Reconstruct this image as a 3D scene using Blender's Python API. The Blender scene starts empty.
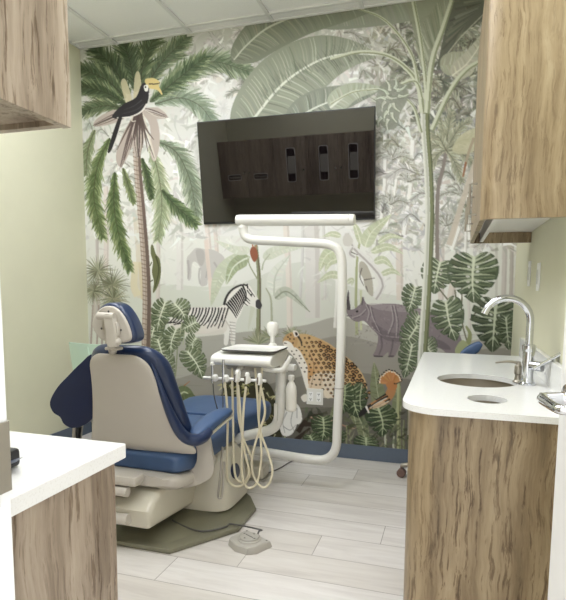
LIGHT_E, WORLD_E, EXPO, PRINT_ALBEDO, LIGHT_C = 7.5, 1.4, 0.52, .92, (245, 248, 255)
import bpy, bmesh, math, random
from mathutils import Vector, Matrix
import numpy as np
random.seed(3)
D_ = bpy.data; COL = bpy.context.scene.collection
# ---------------------------------------------------------------- the place (metres; back wall faces -Y, camera stands in the doorway)
EYE, WALL_Y, CEIL = 1.225, 3.74, 3.05
XL, XR, YF = -2.84, .375, .5            # left wall, right wall, room face of the door wall
F, CX, CY = 539.7, 283., 342.8          # camera calibration
def cam_axes(yaw, pitch, roll):
    cy, sy, cp, sp, cr, sr = math.cos(yaw), math.sin(yaw), math.cos(pitch), math.sin(pitch), math.cos(roll), math.sin(roll)
    fwd = np.array([-sy, cy, 0]); right = np.array([cy, sy, 0]); up = np.array([0, 0, 1.])
    f2 = fwd*cp-up*sp; u2 = up*cp+fwd*sp
    return np.array([right*cr+u2*sr, -(u2*cr-right*sr), f2])
CAM = cam_axes(*np.radians([17.33, 6.02, .44]))
def at(px, py, Y):
    """point of the place seen at a photo pixel, at depth Y"""
    d = CAM.T @ np.array([(px-CX)/F, (py-CY)/F, 1.]); t = Y/d[1]
    return Vector((d[0]*t, Y, EYE+d[2]*t))
# ---------------------------------------------------------------- materials
def lin(c):
    return tuple((v/255/12.92 if v/255 <= .04045 else ((v/255+.055)/1.055)**2.4) for v in c)
def new_mat(name):
    m = D_.materials.new(name); m.use_nodes = True; nt = m.node_tree
    return m, nt, nt.nodes['Principled BSDF']
def mat(name, c, rough=.5, metal=0., coat=0., noise=0., nscale=40., bump=0., spec=None, emit=0., coat_rough=.08):
    m, nt, b = new_mat(name); N = nt.nodes; L = nt.links
    col = (*lin(c), 1)
    b.inputs['Base Color'].default_value = col; b.inputs['Roughness'].default_value = rough; b.inputs['Metallic'].default_value = metal
    if coat: b.inputs['Coat Weight'].default_value = coat; b.inputs['Coat Roughness'].default_value = coat_rough
    if spec is not None: b.inputs['Specular IOR Level'].default_value = spec
    if emit: b.inputs['Emission Color'].default_value = (*lin(c), 1); b.inputs['Emission Strength'].default_value = emit
    if noise or bump:
        tc = N.new('ShaderNodeTexCoord'); n = N.new('ShaderNodeTexNoise'); n.inputs['Scale'].default_value = nscale; n.inputs['Detail'].default_value = 4
        L.new(tc.outputs['Object'], n.inputs['Vector'])
        if noise:
            r = N.new('ShaderNodeValToRGB'); r.color_ramp.elements[0].position = .3; r.color_ramp.elements[1].position = .7
            r.color_ramp.elements[0].color = (*[v*(1-noise) for v in col[:3]], 1); r.color_ramp.elements[1].color = (*[min(1, v*(1+noise)) for v in col[:3]], 1)
            L.new(n.outputs['Fac'], r.inputs['Fac']); L.new(r.outputs['Color'], b.inputs['Base Color'])
        if bump:
            bp = N.new('ShaderNodeBump'); bp.inputs['Strength'].default_value = bump; bp.inputs['Distance'].default_value = .002
            L.new(n.outputs['Fac'], bp.inputs['Height']); L.new(bp.outputs['Normal'], b.inputs['Normal'])
    return m
def ramp(N, stops):
    r = N.new('ShaderNodeValToRGB'); e = r.color_ramp.elements
    while len(e) < len(stops): e.new(.5)
    for k, (p, c) in enumerate(stops): e[k].position = p; e[k].color = (*lin(c), 1)
    return r
def wood(name, tones, seed=0.):
    """weathered oak laminate, grain upright"""
    m, nt, b = new_mat(name); N = nt.nodes; L = nt.links
    tc = N.new('ShaderNodeTexCoord'); mp = N.new('ShaderNodeMapping'); mp.inputs['Location'].default_value = (seed, seed*1.7, seed*.6)
    mp.inputs['Scale'].default_value = (1, 1, .065); L.new(tc.outputs['Object'], mp.inputs['Vector'])
    wv = N.new('ShaderNodeTexNoise'); wv.inputs['Scale'].default_value = 5; wv.inputs['Detail'].default_value = 2; L.new(tc.outputs['Object'], wv.inputs['Vector'])
    ad = N.new('ShaderNodeVectorMath'); ad.operation = 'MULTIPLY_ADD'; ad.inputs[1].default_value = (.045, .045, .0); L.new(wv.outputs['Color'], ad.inputs[0]); L.new(mp.outputs['Vector'], ad.inputs[2])
    n1 = N.new('ShaderNodeTexNoise'); n1.inputs['Scale'].default_value = 16; n1.inputs['Detail'].default_value = 8; n1.inputs['Roughness'].default_value = .68; L.new(ad.outputs[0], n1.inputs['Vector'])
    r1 = ramp(N, [(.25, tones[0]), (.42, tones[1]), (.56, tones[2]), (.75, tones[3])]); L.new(n1.outputs['Fac'], r1.inputs['Fac'])
    n2 = N.new('ShaderNodeTexNoise'); n2.inputs['Scale'].default_value = 80; n2.inputs['Detail'].default_value = 5; n2.inputs['Roughness'].default_value = .7; L.new(ad.outputs[0], n2.inputs['Vector'])
    r2 = ramp(N, [(.53, (255, 255, 255)), (.60, (176, 163, 148)), (.70, (112, 98, 84))]); L.new(n2.outputs['Fac'], r2.inputs['Fac'])
    n3 = N.new('ShaderNodeTexNoise'); n3.inputs['Scale'].default_value = 3.2; n3.inputs['Detail'].default_value = 3; L.new(ad.outputs[0], n3.inputs['Vector'])
    r3 = ramp(N, [(.36, (30, 30, 30)), (.56, (245, 245, 245))]); L.new(n3.outputs['Fac'], r3.inputs['Fac'])
    mx = N.new('ShaderNodeMix'); mx.data_type = 'RGBA'; mx.blend_type = 'MULTIPLY'; L.new(r3.outputs['Color'], mx.inputs['Factor']); L.new(r1.outputs['Color'], mx.inputs['A']); L.new(r2.outputs['Color'], mx.inputs['B'])
    L.new(mx.outputs['Result'], b.inputs['Base Color']); b.inputs['Roughness'].default_value = .36
    bp = N.new('ShaderNodeBump'); bp.inputs['Strength'].default_value = .15; bp.inputs['Distance'].default_value = .001; L.new(n2.outputs['Fac'], bp.inputs['Height']); L.new(bp.outputs['Normal'], b.inputs['Normal'])
    return m
def floor_mat():
    m, nt, b = new_mat('pale_oak_planks'); N = nt.nodes; L = nt.links
    tc = N.new('ShaderNodeTexCoord'); sx = N.new('ShaderNodeSeparateXYZ'); L.new(tc.outputs['Object'], sx.inputs[0])
    def M_(op, a, b2=None):
        n = N.new('ShaderNodeMath'); n.operation = op
        for i, v in enumerate((a, b2)):
            if v is None: continue
            if isinstance(v, (int, float)): n.inputs[i].default_value = v
            else: L.new(v, n.inputs[i])
        return n.outputs[0]
    v = M_('DIVIDE', M_('SUBTRACT', sx.outputs['Y'], 2.085-.205*40), .205)
    row = M_('FLOOR', v); fy = M_('SUBTRACT', v, row)
    u = M_('DIVIDE', M_('SUBTRACT', M_('ADD', sx.outputs['X'], 142.855), M_('MULTIPLY', M_('SUBTRACT', row, 40.), .286)), 1.42)
    cell = M_('FLOOR', u); fx = M_('SUBTRACT', u, cell)
    ey = M_('MULTIPLY', M_('MINIMUM', fy, M_('SUBTRACT', 1., fy)), .205); ex = M_('MULTIPLY', M_('MINIMUM', fx, M_('SUBTRACT', 1., fx)), 1.42)
    seam = M_('LESS_THAN', M_('MINIMUM', ex, ey), .0016)
    cb = N.new('ShaderNodeCombineXYZ'); L.new(row, cb.inputs[0]); L.new(cell, cb.inputs[1])
    wn = N.new('ShaderNodeTexWhiteNoise'); wn.noise_dimensions = '2D'; L.new(cb.outputs[0], wn.inputs['Vector'])
    mp = N.new('ShaderNodeMapping'); mp.inputs['Scale'].default_value = (.12, 1, 1); L.new(tc.outputs['Object'], mp.inputs['Vector'])
    of = N.new('ShaderNodeVectorMath'); of.operation = 'MULTIPLY_ADD'; of.inputs[1].default_value = (9, 9, 9); L.new(wn.outputs['Color'], of.inputs[0]); L.new(mp.outputs['Vector'], of.inputs[2])
    n1 = N.new('ShaderNodeTexNoise'); n1.inputs['Scale'].default_value = 16; n1.inputs['Detail'].default_value = 6; n1.inputs['Roughness'].default_value = .65; n1.inputs['Distortion'].default_value = .6; L.new(of.outputs[0], n1.inputs['Vector'])
    r = ramp(N, [(.28, FLOOR_T[0]), (.5, FLOOR_T[1]), (.72, FLOOR_T[2])]); L.new(n1.outputs['Fac'], r.inputs['Fac'])
    tint = N.new('ShaderNodeMix'); tint.data_type = 'RGBA'; tint.blend_type = 'MULTIPLY'; tint.inputs['Factor'].default_value = 1
    rr = ramp(N, [(0, (238, 236, 232)), (1, (255, 255, 255))]); L.new(wn.outputs['Value'], rr.inputs['Fac']); L.new(r.outputs['Color'], tint.inputs['A']); L.new(rr.outputs['Color'], tint.inputs['B'])
    mx = N.new('ShaderNodeMix'); mx.data_type = 'RGBA'; L.new(seam, mx.inputs['Factor']); L.new(tint.outputs['Result'], mx.inputs['A']); mx.inputs['B'].default_value = (*lin((150, 143, 134)), 1)
    L.new(mx.outputs['Result'], b.inputs['Base Color']); b.inputs['Roughness'].default_value = .38
    bp = N.new('ShaderNodeBump'); bp.inputs['Strength'].default_value = .1; bp.inputs['Distance'].default_value = .001; L.new(n1.outputs['Fac'], bp.inputs['Height']); L.new(bp.outputs['Normal'], b.inputs['Normal'])
    return m
def speckle(name, c, c2, scale, rough, amount=.62):
    m, nt, b = new_mat(name); N = nt.nodes; L = nt.links
    tc = N.new('ShaderNodeTexCoord'); n = N.new('ShaderNodeTexNoise'); n.inputs['Scale'].default_value = scale; n.inputs['Detail'].default_value = 3; L.new(tc.outputs['Object'], n.inputs['Vector'])
    r = ramp(N, [(amount-.08, c), (amount+.06, c2)]); L.new(n.outputs['Fac'], r.inputs['Fac']); L.new(r.outputs['Color'], b.inputs['Base Color']); b.inputs['Roughness'].default_value = rough
    return m
FLOOR_T = [(208, 203, 198), (223, 219, 214), (234, 231, 227)]
MT = dict(
    wall=mat('sage_green_paint', (217, 215, 190), .75, noise=.012, nscale=6, bump=.05),
    hall=mat('hall_paint', (222, 220, 212), .8),
    ceiling=speckle('mineral_ceiling_tile', (243, 243, 243), (230, 230, 230), 260, .9),
    tbar=mat('white_grid_bar', (226, 226, 226), .5),
    slate=mat('slate_blue_vinyl', (92, 103, 118), .5, noise=.03),
    white_paint=mat('white_gloss_paint', (236, 236, 234), .35),
    quartz=speckle('white_quartz', (238, 238, 236), (230, 229, 226), 220, .16),
    oak=wood('weathered_oak_laminate', [(96, 80, 58), (136, 117, 89), (163, 144, 114), (188, 172, 144)], 0.3),
    oak_lit_grey=wood('weathered_oak_lit_grey', [(104, 91, 77), (138, 123, 107), (166, 151, 134), (190, 178, 162)], 4.1),  # same laminate as oak; its greyer look in the light put into the tones
    melamine=mat('white_melamine', (228, 226, 220), .4),
    steel=mat('brushed_steel', (178, 174, 166), .32, 1.),
    bowl=mat('satin_steel', (176, 166, 150), .35, .55),
    chrome=mat('chrome', (214, 216, 220), .09, 1.),
    satin=mat('satin_nickel', (176, 170, 158), .38, 1., noise=.04),
    black=mat('black_plastic', (24, 24, 26), .4),
    screen=mat('black_glass', (18, 14, 15), .015, coat=.45, spec=.7, coat_rough=.01),
    navy=mat('navy_vinyl', (28, 46, 80), .3, coat=.2, noise=.05, nscale=14, bump=.03),
    navy_dark=mat('deep_navy_vinyl', (20, 32, 66), .34, coat=.15, noise=.05, nscale=14),
    blue=mat('mid_blue_vinyl', (62, 86, 122), .42, noise=.04, nscale=12, bump=.04),
    shell=mat('warm_grey_plastic', (192, 186, 176), .4, noise=.015, nscale=8),
    cream=mat('cream_plastic', (208, 203, 186), .38),
    base=mat('olive_grey_enamel', (124, 122, 102), .42, noise=.03, nscale=10),
    enamel=mat('white_enamel', (224, 223, 217), .28, coat=.3),
    hose=mat('cream_hose', (218, 210, 184), .45),
    bottle=mat('milky_plastic', (240, 238, 230), .4),
    mint=mat('mint_plastic', (196, 220, 204), .4, noise=.015, nscale=6),
    grey=mat('grey_plastic', (176, 172, 162), .45),
    grey_dark=mat('dark_grey_plastic', (86, 84, 80), .5),
    brown=mat('brown_rubber', (112, 88, 78), .6),
    bluegrey=mat('blue_grey_plastic', (92, 98, 116), .35),
    lightbox=mat('light_diffuser', LIGHT_C, .5, emit=LIGHT_E),
    frost=mat('frosted_plastic', (226, 224, 222), .3),
)
# ---------------------------------------------------------------- mesh helpers
class MB:
    """collects shapes; build() links them as ONE mesh object"""
    def __init__(s): s.b = bmesh.new()
    def _face(s, vs):
        try: return s.b.faces.new(vs)
        except ValueError: return None
    def box(s, c, d, bev=0., rot=None, seg=2):
        t = bmesh.new(); bmesh.ops.create_cube(t, size=1)
        for v in t.verts: v.co = Vector((v.co.x*d[0], v.co.y*d[1], v.co.z*d[2]))
        if bev: bmesh.ops.bevel(t, geom=t.edges[:], offset=min(bev, min(d)*.49), segments=seg, affect='EDGES', profile=.5)
        mt = Matrix.Translation(c) @ (rot.to_4x4() if rot is not None else Matrix.Identity(4)); t.transform(mt); s._add(t); return s
    def _add(s, t):
        me = D_.meshes.new('t'); t.to_mesh(me); t.free(); s.b.from_mesh(me); D_.meshes.remove(me)
    def ball(s, c, r, rot=None, seg=24):
        t = bmesh.new(); bmesh.ops.create_uvsphere(t, u_segments=seg, v_segments=seg//2, radius=1)
        r = (r, r, r) if isinstance(r, (int, float)) else r
        for v in t.verts: v.co = Vector((v.co.x*r[0], v.co.y*r[1], v.co.z*r[2]))
        t.transform(Matrix.Translation(c) @ (rot.to_4x4() if rot is not None else Matrix.Identity(4))); s._add(t); return s
    def tube(s, pts, r, seg=14, smooth=0, cap=True):
        """round tube along points; r a number or one per point"""
        P = [Vector(p) for p in pts]
        rs = [r]*len(P) if isinstance(r, (int, float)) else list(r)
        if smooth:
            q = [2*P[0]-P[1]]+P+[2*P[-1]-P[-2]]; out = []; ro = []
            for i in range(len(P)-1):
                a, b, c, d = q[i:i+4]
                for k in range(smooth):
                    t = k/smooth; out.append(.5*((2*b)+(c-a)*t+(2*a-5*b+4*c-d)*t*t+(3*b-a-3*c+d)*t**3)); ro.append(rs[i]*(1-t)+rs[i+1]*t)
            out.append(P[-1]); ro.append(rs[-1]); P, rs = out, ro
        t0 = (P[1]-P[0]).normalized(); n = t0.orthogonal().normalized(); rings = []
        for i, p in enumerate(P):
            t = (P[min(i+1, len(P)-1)]-P[max(i-1, 0)]).normalized()
            n = (n-t*n.dot(t)).normalized(); bn = t.cross(n)
            rings.append([s.b.verts.new(p+(n*math.cos(2*math.pi*k/seg)+bn*math.sin(2*math.pi*k/seg))*rs[i]) for k in range(seg)])
        for a, b in zip(rings, rings[1:]):
            for k in range(seg): s._face((a[k], a[(k+1) % seg], b[(k+1) % seg], b[k]))
        if cap: s._face(rings[0][::-1]); s._face(rings[-1])
        return s
    def lathe(s, c, prof, seg=32, rot=None, cap=True):
        """prof: (radius, height) pairs turned about local Z"""
        m = Matrix.Translation(c) @ (rot.to_4x4() if rot is not None else Matrix.Identity(4)); rings = []
        for r, z in prof:
            rings.append([s.b.verts.new(m @ Vector((r*math.cos(2*math.pi*k/seg), r*math.sin(2*math.pi*k/seg), z))) for k in range(seg)] if r > 1e-6 else [s.b.verts.new(m @ Vector((0, 0, z)))])
        for a, b in zip(rings, rings[1:]):
            for k in range(seg):
                k2 = (k+1) % seg
                if len(a) == 1 and len(b) == 1: continue
                if len(a) == 1: s._face((a[0], b[k2], b[k]))
                elif len(b) == 1: s._face((a[k], a[k2], b[0]))
                else: s._face((a[k], a[k2], b[k2], b[k]))
        if cap and len(rings[0]) > 1: s._face(rings[0][::-1])
        if cap and len(rings[-1]) > 1: s._face(rings[-1])
        return s
    def prism(s, pts, vec, bev=0., seg=3, holes=()):
        """outline (3-D, planar) pushed along vec, edges of both faces rounded; holes: further outlines"""
        t = bmesh.new(); vec = Vector(vec)
        if not holes:
            f = t.faces.new([t.verts.new(Vector(p)) for p in pts])
            r = bmesh.ops.extrude_face_region(t, geom=[f]); vs = [e for e in r['geom'] if isinstance(e, bmesh.types.BMVert)]
            bmesh.ops.translate(t, verts=vs, vec=vec)
            bmesh.ops.recalc_face_normals(t, faces=t.faces[:])
            if bev:
                caps = [f for f in t.faces if abs(f.normal.dot(vec.normalized())) > .99]
                es = list({e for f in caps for e in f.edges})
                bmesh.ops.bevel(t, geom=es, offset=bev, segments=seg, affect='EDGES', profile=.5, clamp_overlap=True)
        else:
            loops = [[Vector(p) for p in pts]]+[[Vector(p) for p in h] for h in holes]
            for off in (Vector((0, 0, 0)), vec):
                es = []
                for lp in loops:
                    vs = [t.verts.new(p+off) for p in lp]
                    es += [t.edges.new((vs[i], vs[(i+1) % len(vs)])) for i in range(len(vs))]
                bmesh.ops.triangle_fill(t, use_beauty=True, edges=es)
            for lp in loops:
                a = [t.verts.new(p) for p in lp]; b = [t.verts.new(p+vec) for p in lp]
                for i in range(len(lp)): j = (i+1) % len(lp); t.faces.new((a[i], a[j], b[j], b[i]))
            bmesh.ops.remove_doubles(t, verts=t.verts[:], dist=1e-5); bmesh.ops.recalc_face_normals(t, faces=t.faces[:])
        s._add(t); return s
    def loft(s, rows, close_u=True, caps=True):
        """rows of points, skinned into one surface"""
        R = [[s.b.verts.new(Vector(p)) for p in r] for r in rows]; n = len(R[0])
        for a, b in zip(R, R[1:]):
            for k in range(n if close_u else n-1): s._face((a[k], a[(k+1) % n], b[(k+1) % n], b[k]))
        if caps and close_u: s._face(R[0][::-1]); s._face(R[-1])
        return s
    def build(s, name, m, parent=None, angle=35, sub=0, loc=None):
        bmesh.ops.recalc_face_normals(s.b, faces=s.b.faces[:])
        off = Vector((0, 0, 0)); p = parent
        while p is not None: off += p.location; p = p.parent
        if loc is not None: off = Vector(loc)
        bmesh.ops.translate(s.b, verts=s.b.verts[:], vec=-off)
        me = D_.meshes.new(name); s.b.to_mesh(me); s.b.free()
        for q in me.polygons: q.use_smooth = True
        if angle < 180: me.set_sharp_from_angle(angle=math.radians(angle))
        me.materials.append(MT[m] if isinstance(m, str) else m)
        o = D_.objects.new(name, me); COL.objects.link(o)
        if parent is not None: o.parent = parent
        if loc is not None: o.location = loc
        if angle < 180:
            md = o.modifiers.new('even_normals', 'WEIGHTED_NORMAL'); md.keep_sharp = True; md.weight = 80
        if sub:
            md = o.modifiers.new('subdivision', 'SUBSURF'); md.levels = sub; md.render_levels = sub
        return o
def tag(o, label=None, cat=None, group=None, kind=None):
    if label: o['label'] = label
    if cat: o['category'] = cat
    if group: o['group'] = group
    if kind: o['kind'] = kind
    return o
def thing(name, label, cat, loc, group=None):
    o = D_.objects.new(name, None); COL.objects.link(o); o.location = loc; o.empty_display_size = .1
    return tag(o, label, cat, group)
def struct(o): o['kind'] = 'structure'; return o
def copy_thing(o, parent=None):
    c = o.copy(); COL.objects.link(c); c.parent = parent
    for ch in [k for k in D_.objects if k.parent == o]: copy_thing(ch, c)
    return c
def rot(ax, deg): return Matrix.Rotation(math.radians(deg), 3, ax)
def circle(cx, cy, z, rx, ry, n=48): return [(cx+rx*math.cos(2*math.pi*k/n), cy+ry*math.sin(2*math.pi*k/n), z) for k in range(n)]
def arc(cx, cy, r, a0, a1, n=10): return [(cx+r*math.cos(math.radians(a0+(a1-a0)*k/n)), cy+r*math.sin(math.radians(a0+(a1-a0)*k/n))) for k in range(n+1)]
def smooth2(p, n=5):
    """closed smooth outline through 2-D points"""
    out = []; m = len(p)
    for i in range(m):
        a, b, c, d = [Vector(p[(i+k) % m]) for k in (-1, 0, 1, 2)]
        for k in range(n):
            t = k/n; out.append(tuple(.5*((2*b)+(c-a)*t+(2*a-5*b+4*c-d)*t*t+(3*b-a-3*c+d)*t**3)))
    return out
# ---------------------------------------------------------------- wallpaper print
PXM = 400                      # drawing resolution of the print, dots per metre
class Print:
    """A small painter: filled shapes on a canvas that covers the back wall."""
    def __init__(s, x0, x1, z0, z1):
        s.x0, s.z1 = x0, z1
        s.w = int((x1-x0)*PXM); s.h = int((z1-z0)*PXM)
        s.a = np.zeros((s.h, s.w, 3), np.float32)
    def uv(s, p):
        w = wall_xz(np.asarray(p, float))
        return np.stack([(w[:, 0]-s.x0)*PXM, (s.z1-w[:, 1])*PXM], 1)
    def poly(s, p, col, al=1.0, back=None):
        q = s.uv(p)
        xa, ya = np.floor(q.min(0)).astype(int); xb, yb = np.ceil(q.max(0)).astype(int)
        xa = max(xa, 0); ya = max(ya, 0); xb = min(xb, s.w-1); yb = min(yb, s.h-1)
        if xb <= xa or yb <= ya: return
        W = xb-xa+1; Hh = yb-ya+1
        D = np.zeros((Hh, W+1), np.int32)
        e = np.roll(q, -1, 0)
        for (ax, ay), (bx, by) in zip(q, e):
            if ay == by: continue
            if ay > by: ax, ay, bx, by = bx, by, ax, ay
            r0 = max(int(np.ceil(ay-.5)), ya); r1 = min(int(np.ceil(by-.5))-1, yb)
            if r1 < r0: continue
            r = np.arange(r0, r1+1)
            xc = ax+(r+.5-ay)*(bx-ax)/(by-ay)
            c = np.clip(np.ceil(xc-.5).astype(int)-xa, 0, W)
            D[r-ya, c] += 1
        m = (np.cumsum(D, 1)[:, :W] & 1).astype(np.float32)*al
        v = s.a[ya:yb+1, xa:xb+1]
        v += m[..., None]*((back[ya:yb+1, xa:xb+1] if back is not None else np.asarray(col, np.float32))-v)
def wall_xz(p):
    d = np.stack([(p[:, 0]-CX)/F, (p[:, 1]-CY)/F, np.ones(len(p))], 1) @ CAM
    t = WALL_Y/d[:, 1]
    return np.stack([d[:, 0]*t, EYE+d[:, 2]*t], 1)
RG = np.random.RandomState(7)
def curve(pts, n=16):
    """smooth curve through the points"""
    p = np.asarray(pts, float)
    if len(p) == 2: return p[0]+(p[1]-p[0])*np.linspace(0, 1, n)[:, None]
    q = np.vstack([2*p[0]-p[1], p, 2*p[-1]-p[-2]]); out = []
    k = max(2, n//(len(p)-1))
    for i in range(len(p)-1):
        a, b, c, d = q[i:i+4]
        t = np.linspace(0, 1, k, endpoint=False)[:, None]
        out.append(.5*((2*b)+(c-a)*t+(2*a-5*b+4*c-d)*t*t+(3*b-a-3*c+d)*t**3))
    return np.vstack(out+[p[-1:]])
def blob(pts, n=40):
    p = [tuple(a) for a in pts]
    return curve(p[-1:]+p+p[:2], n*2)[n*2//(len(p)+2):] if False else closed(p, n)
def closed(p, n=40):
    p = np.asarray(p, float); m = len(p); k = max(2, n//m); out = []
    t = np.linspace(0, 1, k, endpoint=False)[:, None]
    for i in range(m):
        a, b, c, d = p[i-1], p[i], p[(i+1) % m], p[(i+2) % m]
        out.append(.5*((2*b)+(c-a)*t+(2*a-5*b+4*c-d)*t*t+(3*b-a-3*c+d)*t**3))
    return np.vstack(out)
def ribbon(c, w):
    c = np.asarray(c, float); t = np.gradient(c, axis=0); t /= np.linalg.norm(t, axis=1)[:, None]+1e-9
    n = np.stack([-t[:, 1], t[:, 0]], 1); w = np.broadcast_to(np.asarray(w, float), (len(c),))[:, None]/2
    return np.vstack([c+n*w, (c-n*w)[::-1]])
def stroke(M, pts, w0, w1, col, al=1.0, n=14):
    c = curve(pts, n); M.poly(ribbon(c, np.linspace(w0, w1, len(c))), col, al)
def jit(c, s): return np.clip(np.asarray(c, float)+RG.randn()*s+RG.randn(3)*s*.3, 0, 255)
def mix(a, b, t): return np.asarray(a, float)*(1-t)+np.asarray(b, float)*t
def frond(M, pts, L, dark, light, step=1.3, wid=2.2, lean=.75, al=1.0, droop=0.0, side=(1, 1)):
    """palm frond: long thin leaflets, dark at the rachis and pale at the tips"""
    c = curve(pts, 60); s = np.r_[0, np.cumsum(np.linalg.norm(np.diff(c, axis=0), axis=1))]
    T = s[-1]; k = int(T/step*1.5)
    for layer in (0, 1):
        for i in range(k):
            u = (i+RG.rand())/k; d = u*T
            g = lambda x: np.array([np.interp(x, s, c[:, 0]), np.interp(x, s, c[:, 1])])
            p, q, r = g(d), g(min(d+1.5, T)), g(max(d-1.5, 0))
            t = (q-r)/(np.linalg.norm(q-r)+1e-9); nn = np.array([-t[1], t[0]])
            env = min(1, .3+2.6*u)*(1-.6*max(0, (u-.55)/.45)**1.6)
            for sg, on in ((1, side[0]), (-1, side[1])):
                l = L*env*(.7+.5*RG.rand())*on*(1 if layer == 0 else .62)
                if l <= 0: continue
                ln = lean+.18*RG.randn()*.6
                v = t*ln+nn*sg*(1-ln*.4); v /= np.linalg.norm(v)
                e = p+v*l+t*l*.12+np.array([0, (droop+.06)*l]); m = p+v*l*.5
                cc = mix(dark, light, RG.rand()**.8) if layer == 0 else mix(dark, light, RG.rand()*.45-.12)
                k6 = curve([p, m, e], 6)
                M.poly(ribbon(k6, np.interp(np.linspace(0, 1, len(k6)), [0, .35, .8, 1], [.7, 1, .5, .02])*wid*(.8 if layer == 0 else .5)), jit(cc, 7), al*(1 if layer == 0 else .8))
    stroke(M, pts, 1.3, .4, mix(dark, (60, 55, 40), .5), al*.8, 40)
def leaf_shape(pts, w, n=40, p=.6):
    c = curve(pts, n); u = np.linspace(0, 1, len(c))
    return c, np.sin(np.pi*u**p)**.8*w
def banana(M, pts, w, a, b, rib, al=1.0, step=2.2, ribw=2.0, dark=None, p=.6, asym=(1, 1), veins=True):
    c, ww = leaf_shape(pts, w, 60, p)
    t = np.gradient(c, axis=0); t /= np.linalg.norm(t, axis=1)[:, None]+1e-9
    n = np.stack([-t[:, 1], t[:, 0]], 1); h = ww[:, None]/2
    M.poly(np.vstack([c+n*h*asym[0], (c-n*h*asym[1])[::-1]]), mix(a, b, .4), al)
    if veins:
        s = np.r_[0, np.cumsum(np.linalg.norm(np.diff(c, axis=0), axis=1))]
        k = int(s[-1]/step)
        for i in range(k):
            u = (i+RG.rand())/k*s[-1]; j = min(int(np.searchsorted(s, u)), len(c)-1)
            for sg, am in ((1, asym[0]), (-1, asym[1])):
                hh = ww[j]/2*am*.97
                if hh < 1: continue
                e = c[j]+n[j]*sg*hh+t[j]*hh*.35
                f = min(.97, .9)
                stroke(M, [c[j], c[j]+n[j]*sg*hh*.5+t[j]*hh*.22, c[j]+(e-c[j])*f], step*.8, step*.35, jit(mix(a, b, RG.rand()), 7), al*.75, 6)
    if rib is not None: stroke(M, pts, ribw, ribw*.4, rib, al, 40)
def monstera(M, base, tip, w, dark=(74, 88, 62), light=(150, 160, 122), vein=(205, 212, 182), lobes=6, edge=None):
    """heart leaf cut by slits; base = where the stem joins, tip = the point"""
    b = np.array(base, float); e = np.array(tip, float); ax = e-b; L = np.linalg.norm(ax); t = ax/L
    n = np.array([-t[1], t[0]]); old = M.a.copy()
    bend = RG.randn()*.06
    def P(u, v): return b+t*L*u+n*(v*w/2+bend*w*np.sin(np.pi*np.clip(u, 0, 1)))
    hv = np.array([(.0, .0), (-.10, .22), (-.13, .55), (.0, .86), (.22, 1.0), (.46, .94), (.70, .66), (.88, .30), (1, 0)])
    f = lambda k: (np.interp(k, range(len(hv)), hv[:, 0]), np.interp(k, range(len(hv)), hv[:, 1]))
    full = [P(u, v) for u, v in hv]+[P(u, -v) for u, v in hv[-2:0:-1]]
    M.poly(closed(full, 80), mix(dark, light, .30))
    for sg, sh in ((1, .0), (-1, .28)):
        K = lobes+1; kk = np.linspace(1.2, len(hv)-1.6, K+1)
        for i in range(K):
            u0 = .82*(i/K)**1.15; a0 = f(kk[i]); a1 = f(kk[i+1]); am = f((kk[i]+kk[i+1])/2)
            # dark field between two veins, pale vein along it
            M.poly(np.array([P(u0+.01, sg*.03), P(a0[0]*.9+.03, sg*a0[1]*.86), P(am[0], sg*am[1]*.95), P((u0+am[0])/2+.05, sg*am[1]*.5)]), jit(mix(dark, light, .05+sh*.4), 5), .9)
            M.poly(np.array([P(u0+.08, sg*.03), P((u0+am[0])/2+.06, sg*am[1]*.48), P(am[0]+.01, sg*am[1]*.95), P(a1[0]*.95+.02, sg*a1[1]*.9)]), jit(mix(dark, light, .42+sh), 6), .85)
            for q in range(3):
                z = RG.rand(); ac = f(kk[i]+(kk[i+1]-kk[i])*z)
                stroke(M, [P(u0+.1*z, sg*.04), P(ac[0], sg*ac[1]*.9)], .7, .2, jit(mix(dark, light, RG.rand()*1.1), 6), .6, 5)
            stroke(M, [P(u0, 0), P((u0+am[0])/2-.01, sg*am[1]*.5), P(am[0], sg*am[1]*.93)], w*.045+.35, .2, mix(vein, light, .2+.3*RG.rand()), .9, 8)
        for i in range(1, K):                                # slits let the ground show through
            if RG.rand() < .12: continue
            u0 = .82*(i/K)**1.15; ae = f(kk[i]+.1); d = .38+.3*RG.rand()
            tipp = P(u0*(1-d)+ae[0]*d+.03, sg*ae[1]*d); g = (kk[i+1 if i < K else i]-kk[i])*.17
            c0, c1 = f(kk[i]+.1-g), f(kk[i]+.1+g)
            M.poly(np.array([tipp, P(c0[0], sg*c0[1]*1.06), P(c1[0], sg*c1[1]*1.06)]), None, .95, back=old)
            if 1 < i < K-1 and RG.rand() < .7:
                h = .22; m0 = P(u0+.05, sg*.1); m1 = P(u0*(1-h)+ae[0]*h+.05, sg*ae[1]*(h+.06))
                M.poly(ribbon(curve([m0, (m0+m1)/2, m1], 6), np.array([.2, .5, .8, 1, .8, .5, .2])[:len(curve([m0, (m0+m1)/2, m1], 6))]*w*.05), None, .85, back=old)
    stroke(M, [P(-.03, 0), P(.5, .0), P(1, 0)], w*.055+.5, .4, vein, 1, 12)
def fan(M, c, r, cols, n=34, a0=0, a1=360, w=1.6, al=.9, droop=.15):
    for i in range(n):
        a = np.radians(a0+(a1-a0)*(i+RG.rand()*.7)/n); l = r*(.7+.35*RG.rand())
        v = np.array([np.cos(a), -np.sin(a)])
        e = np.array(c)+v*l+np.array([0, droop*l*RG.rand()])
        stroke(M, [c, np.array(c)+v*l*.5, e], w, .3, jit(mix(cols[0], cols[1], RG.rand()), 6), al, 6)
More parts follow.
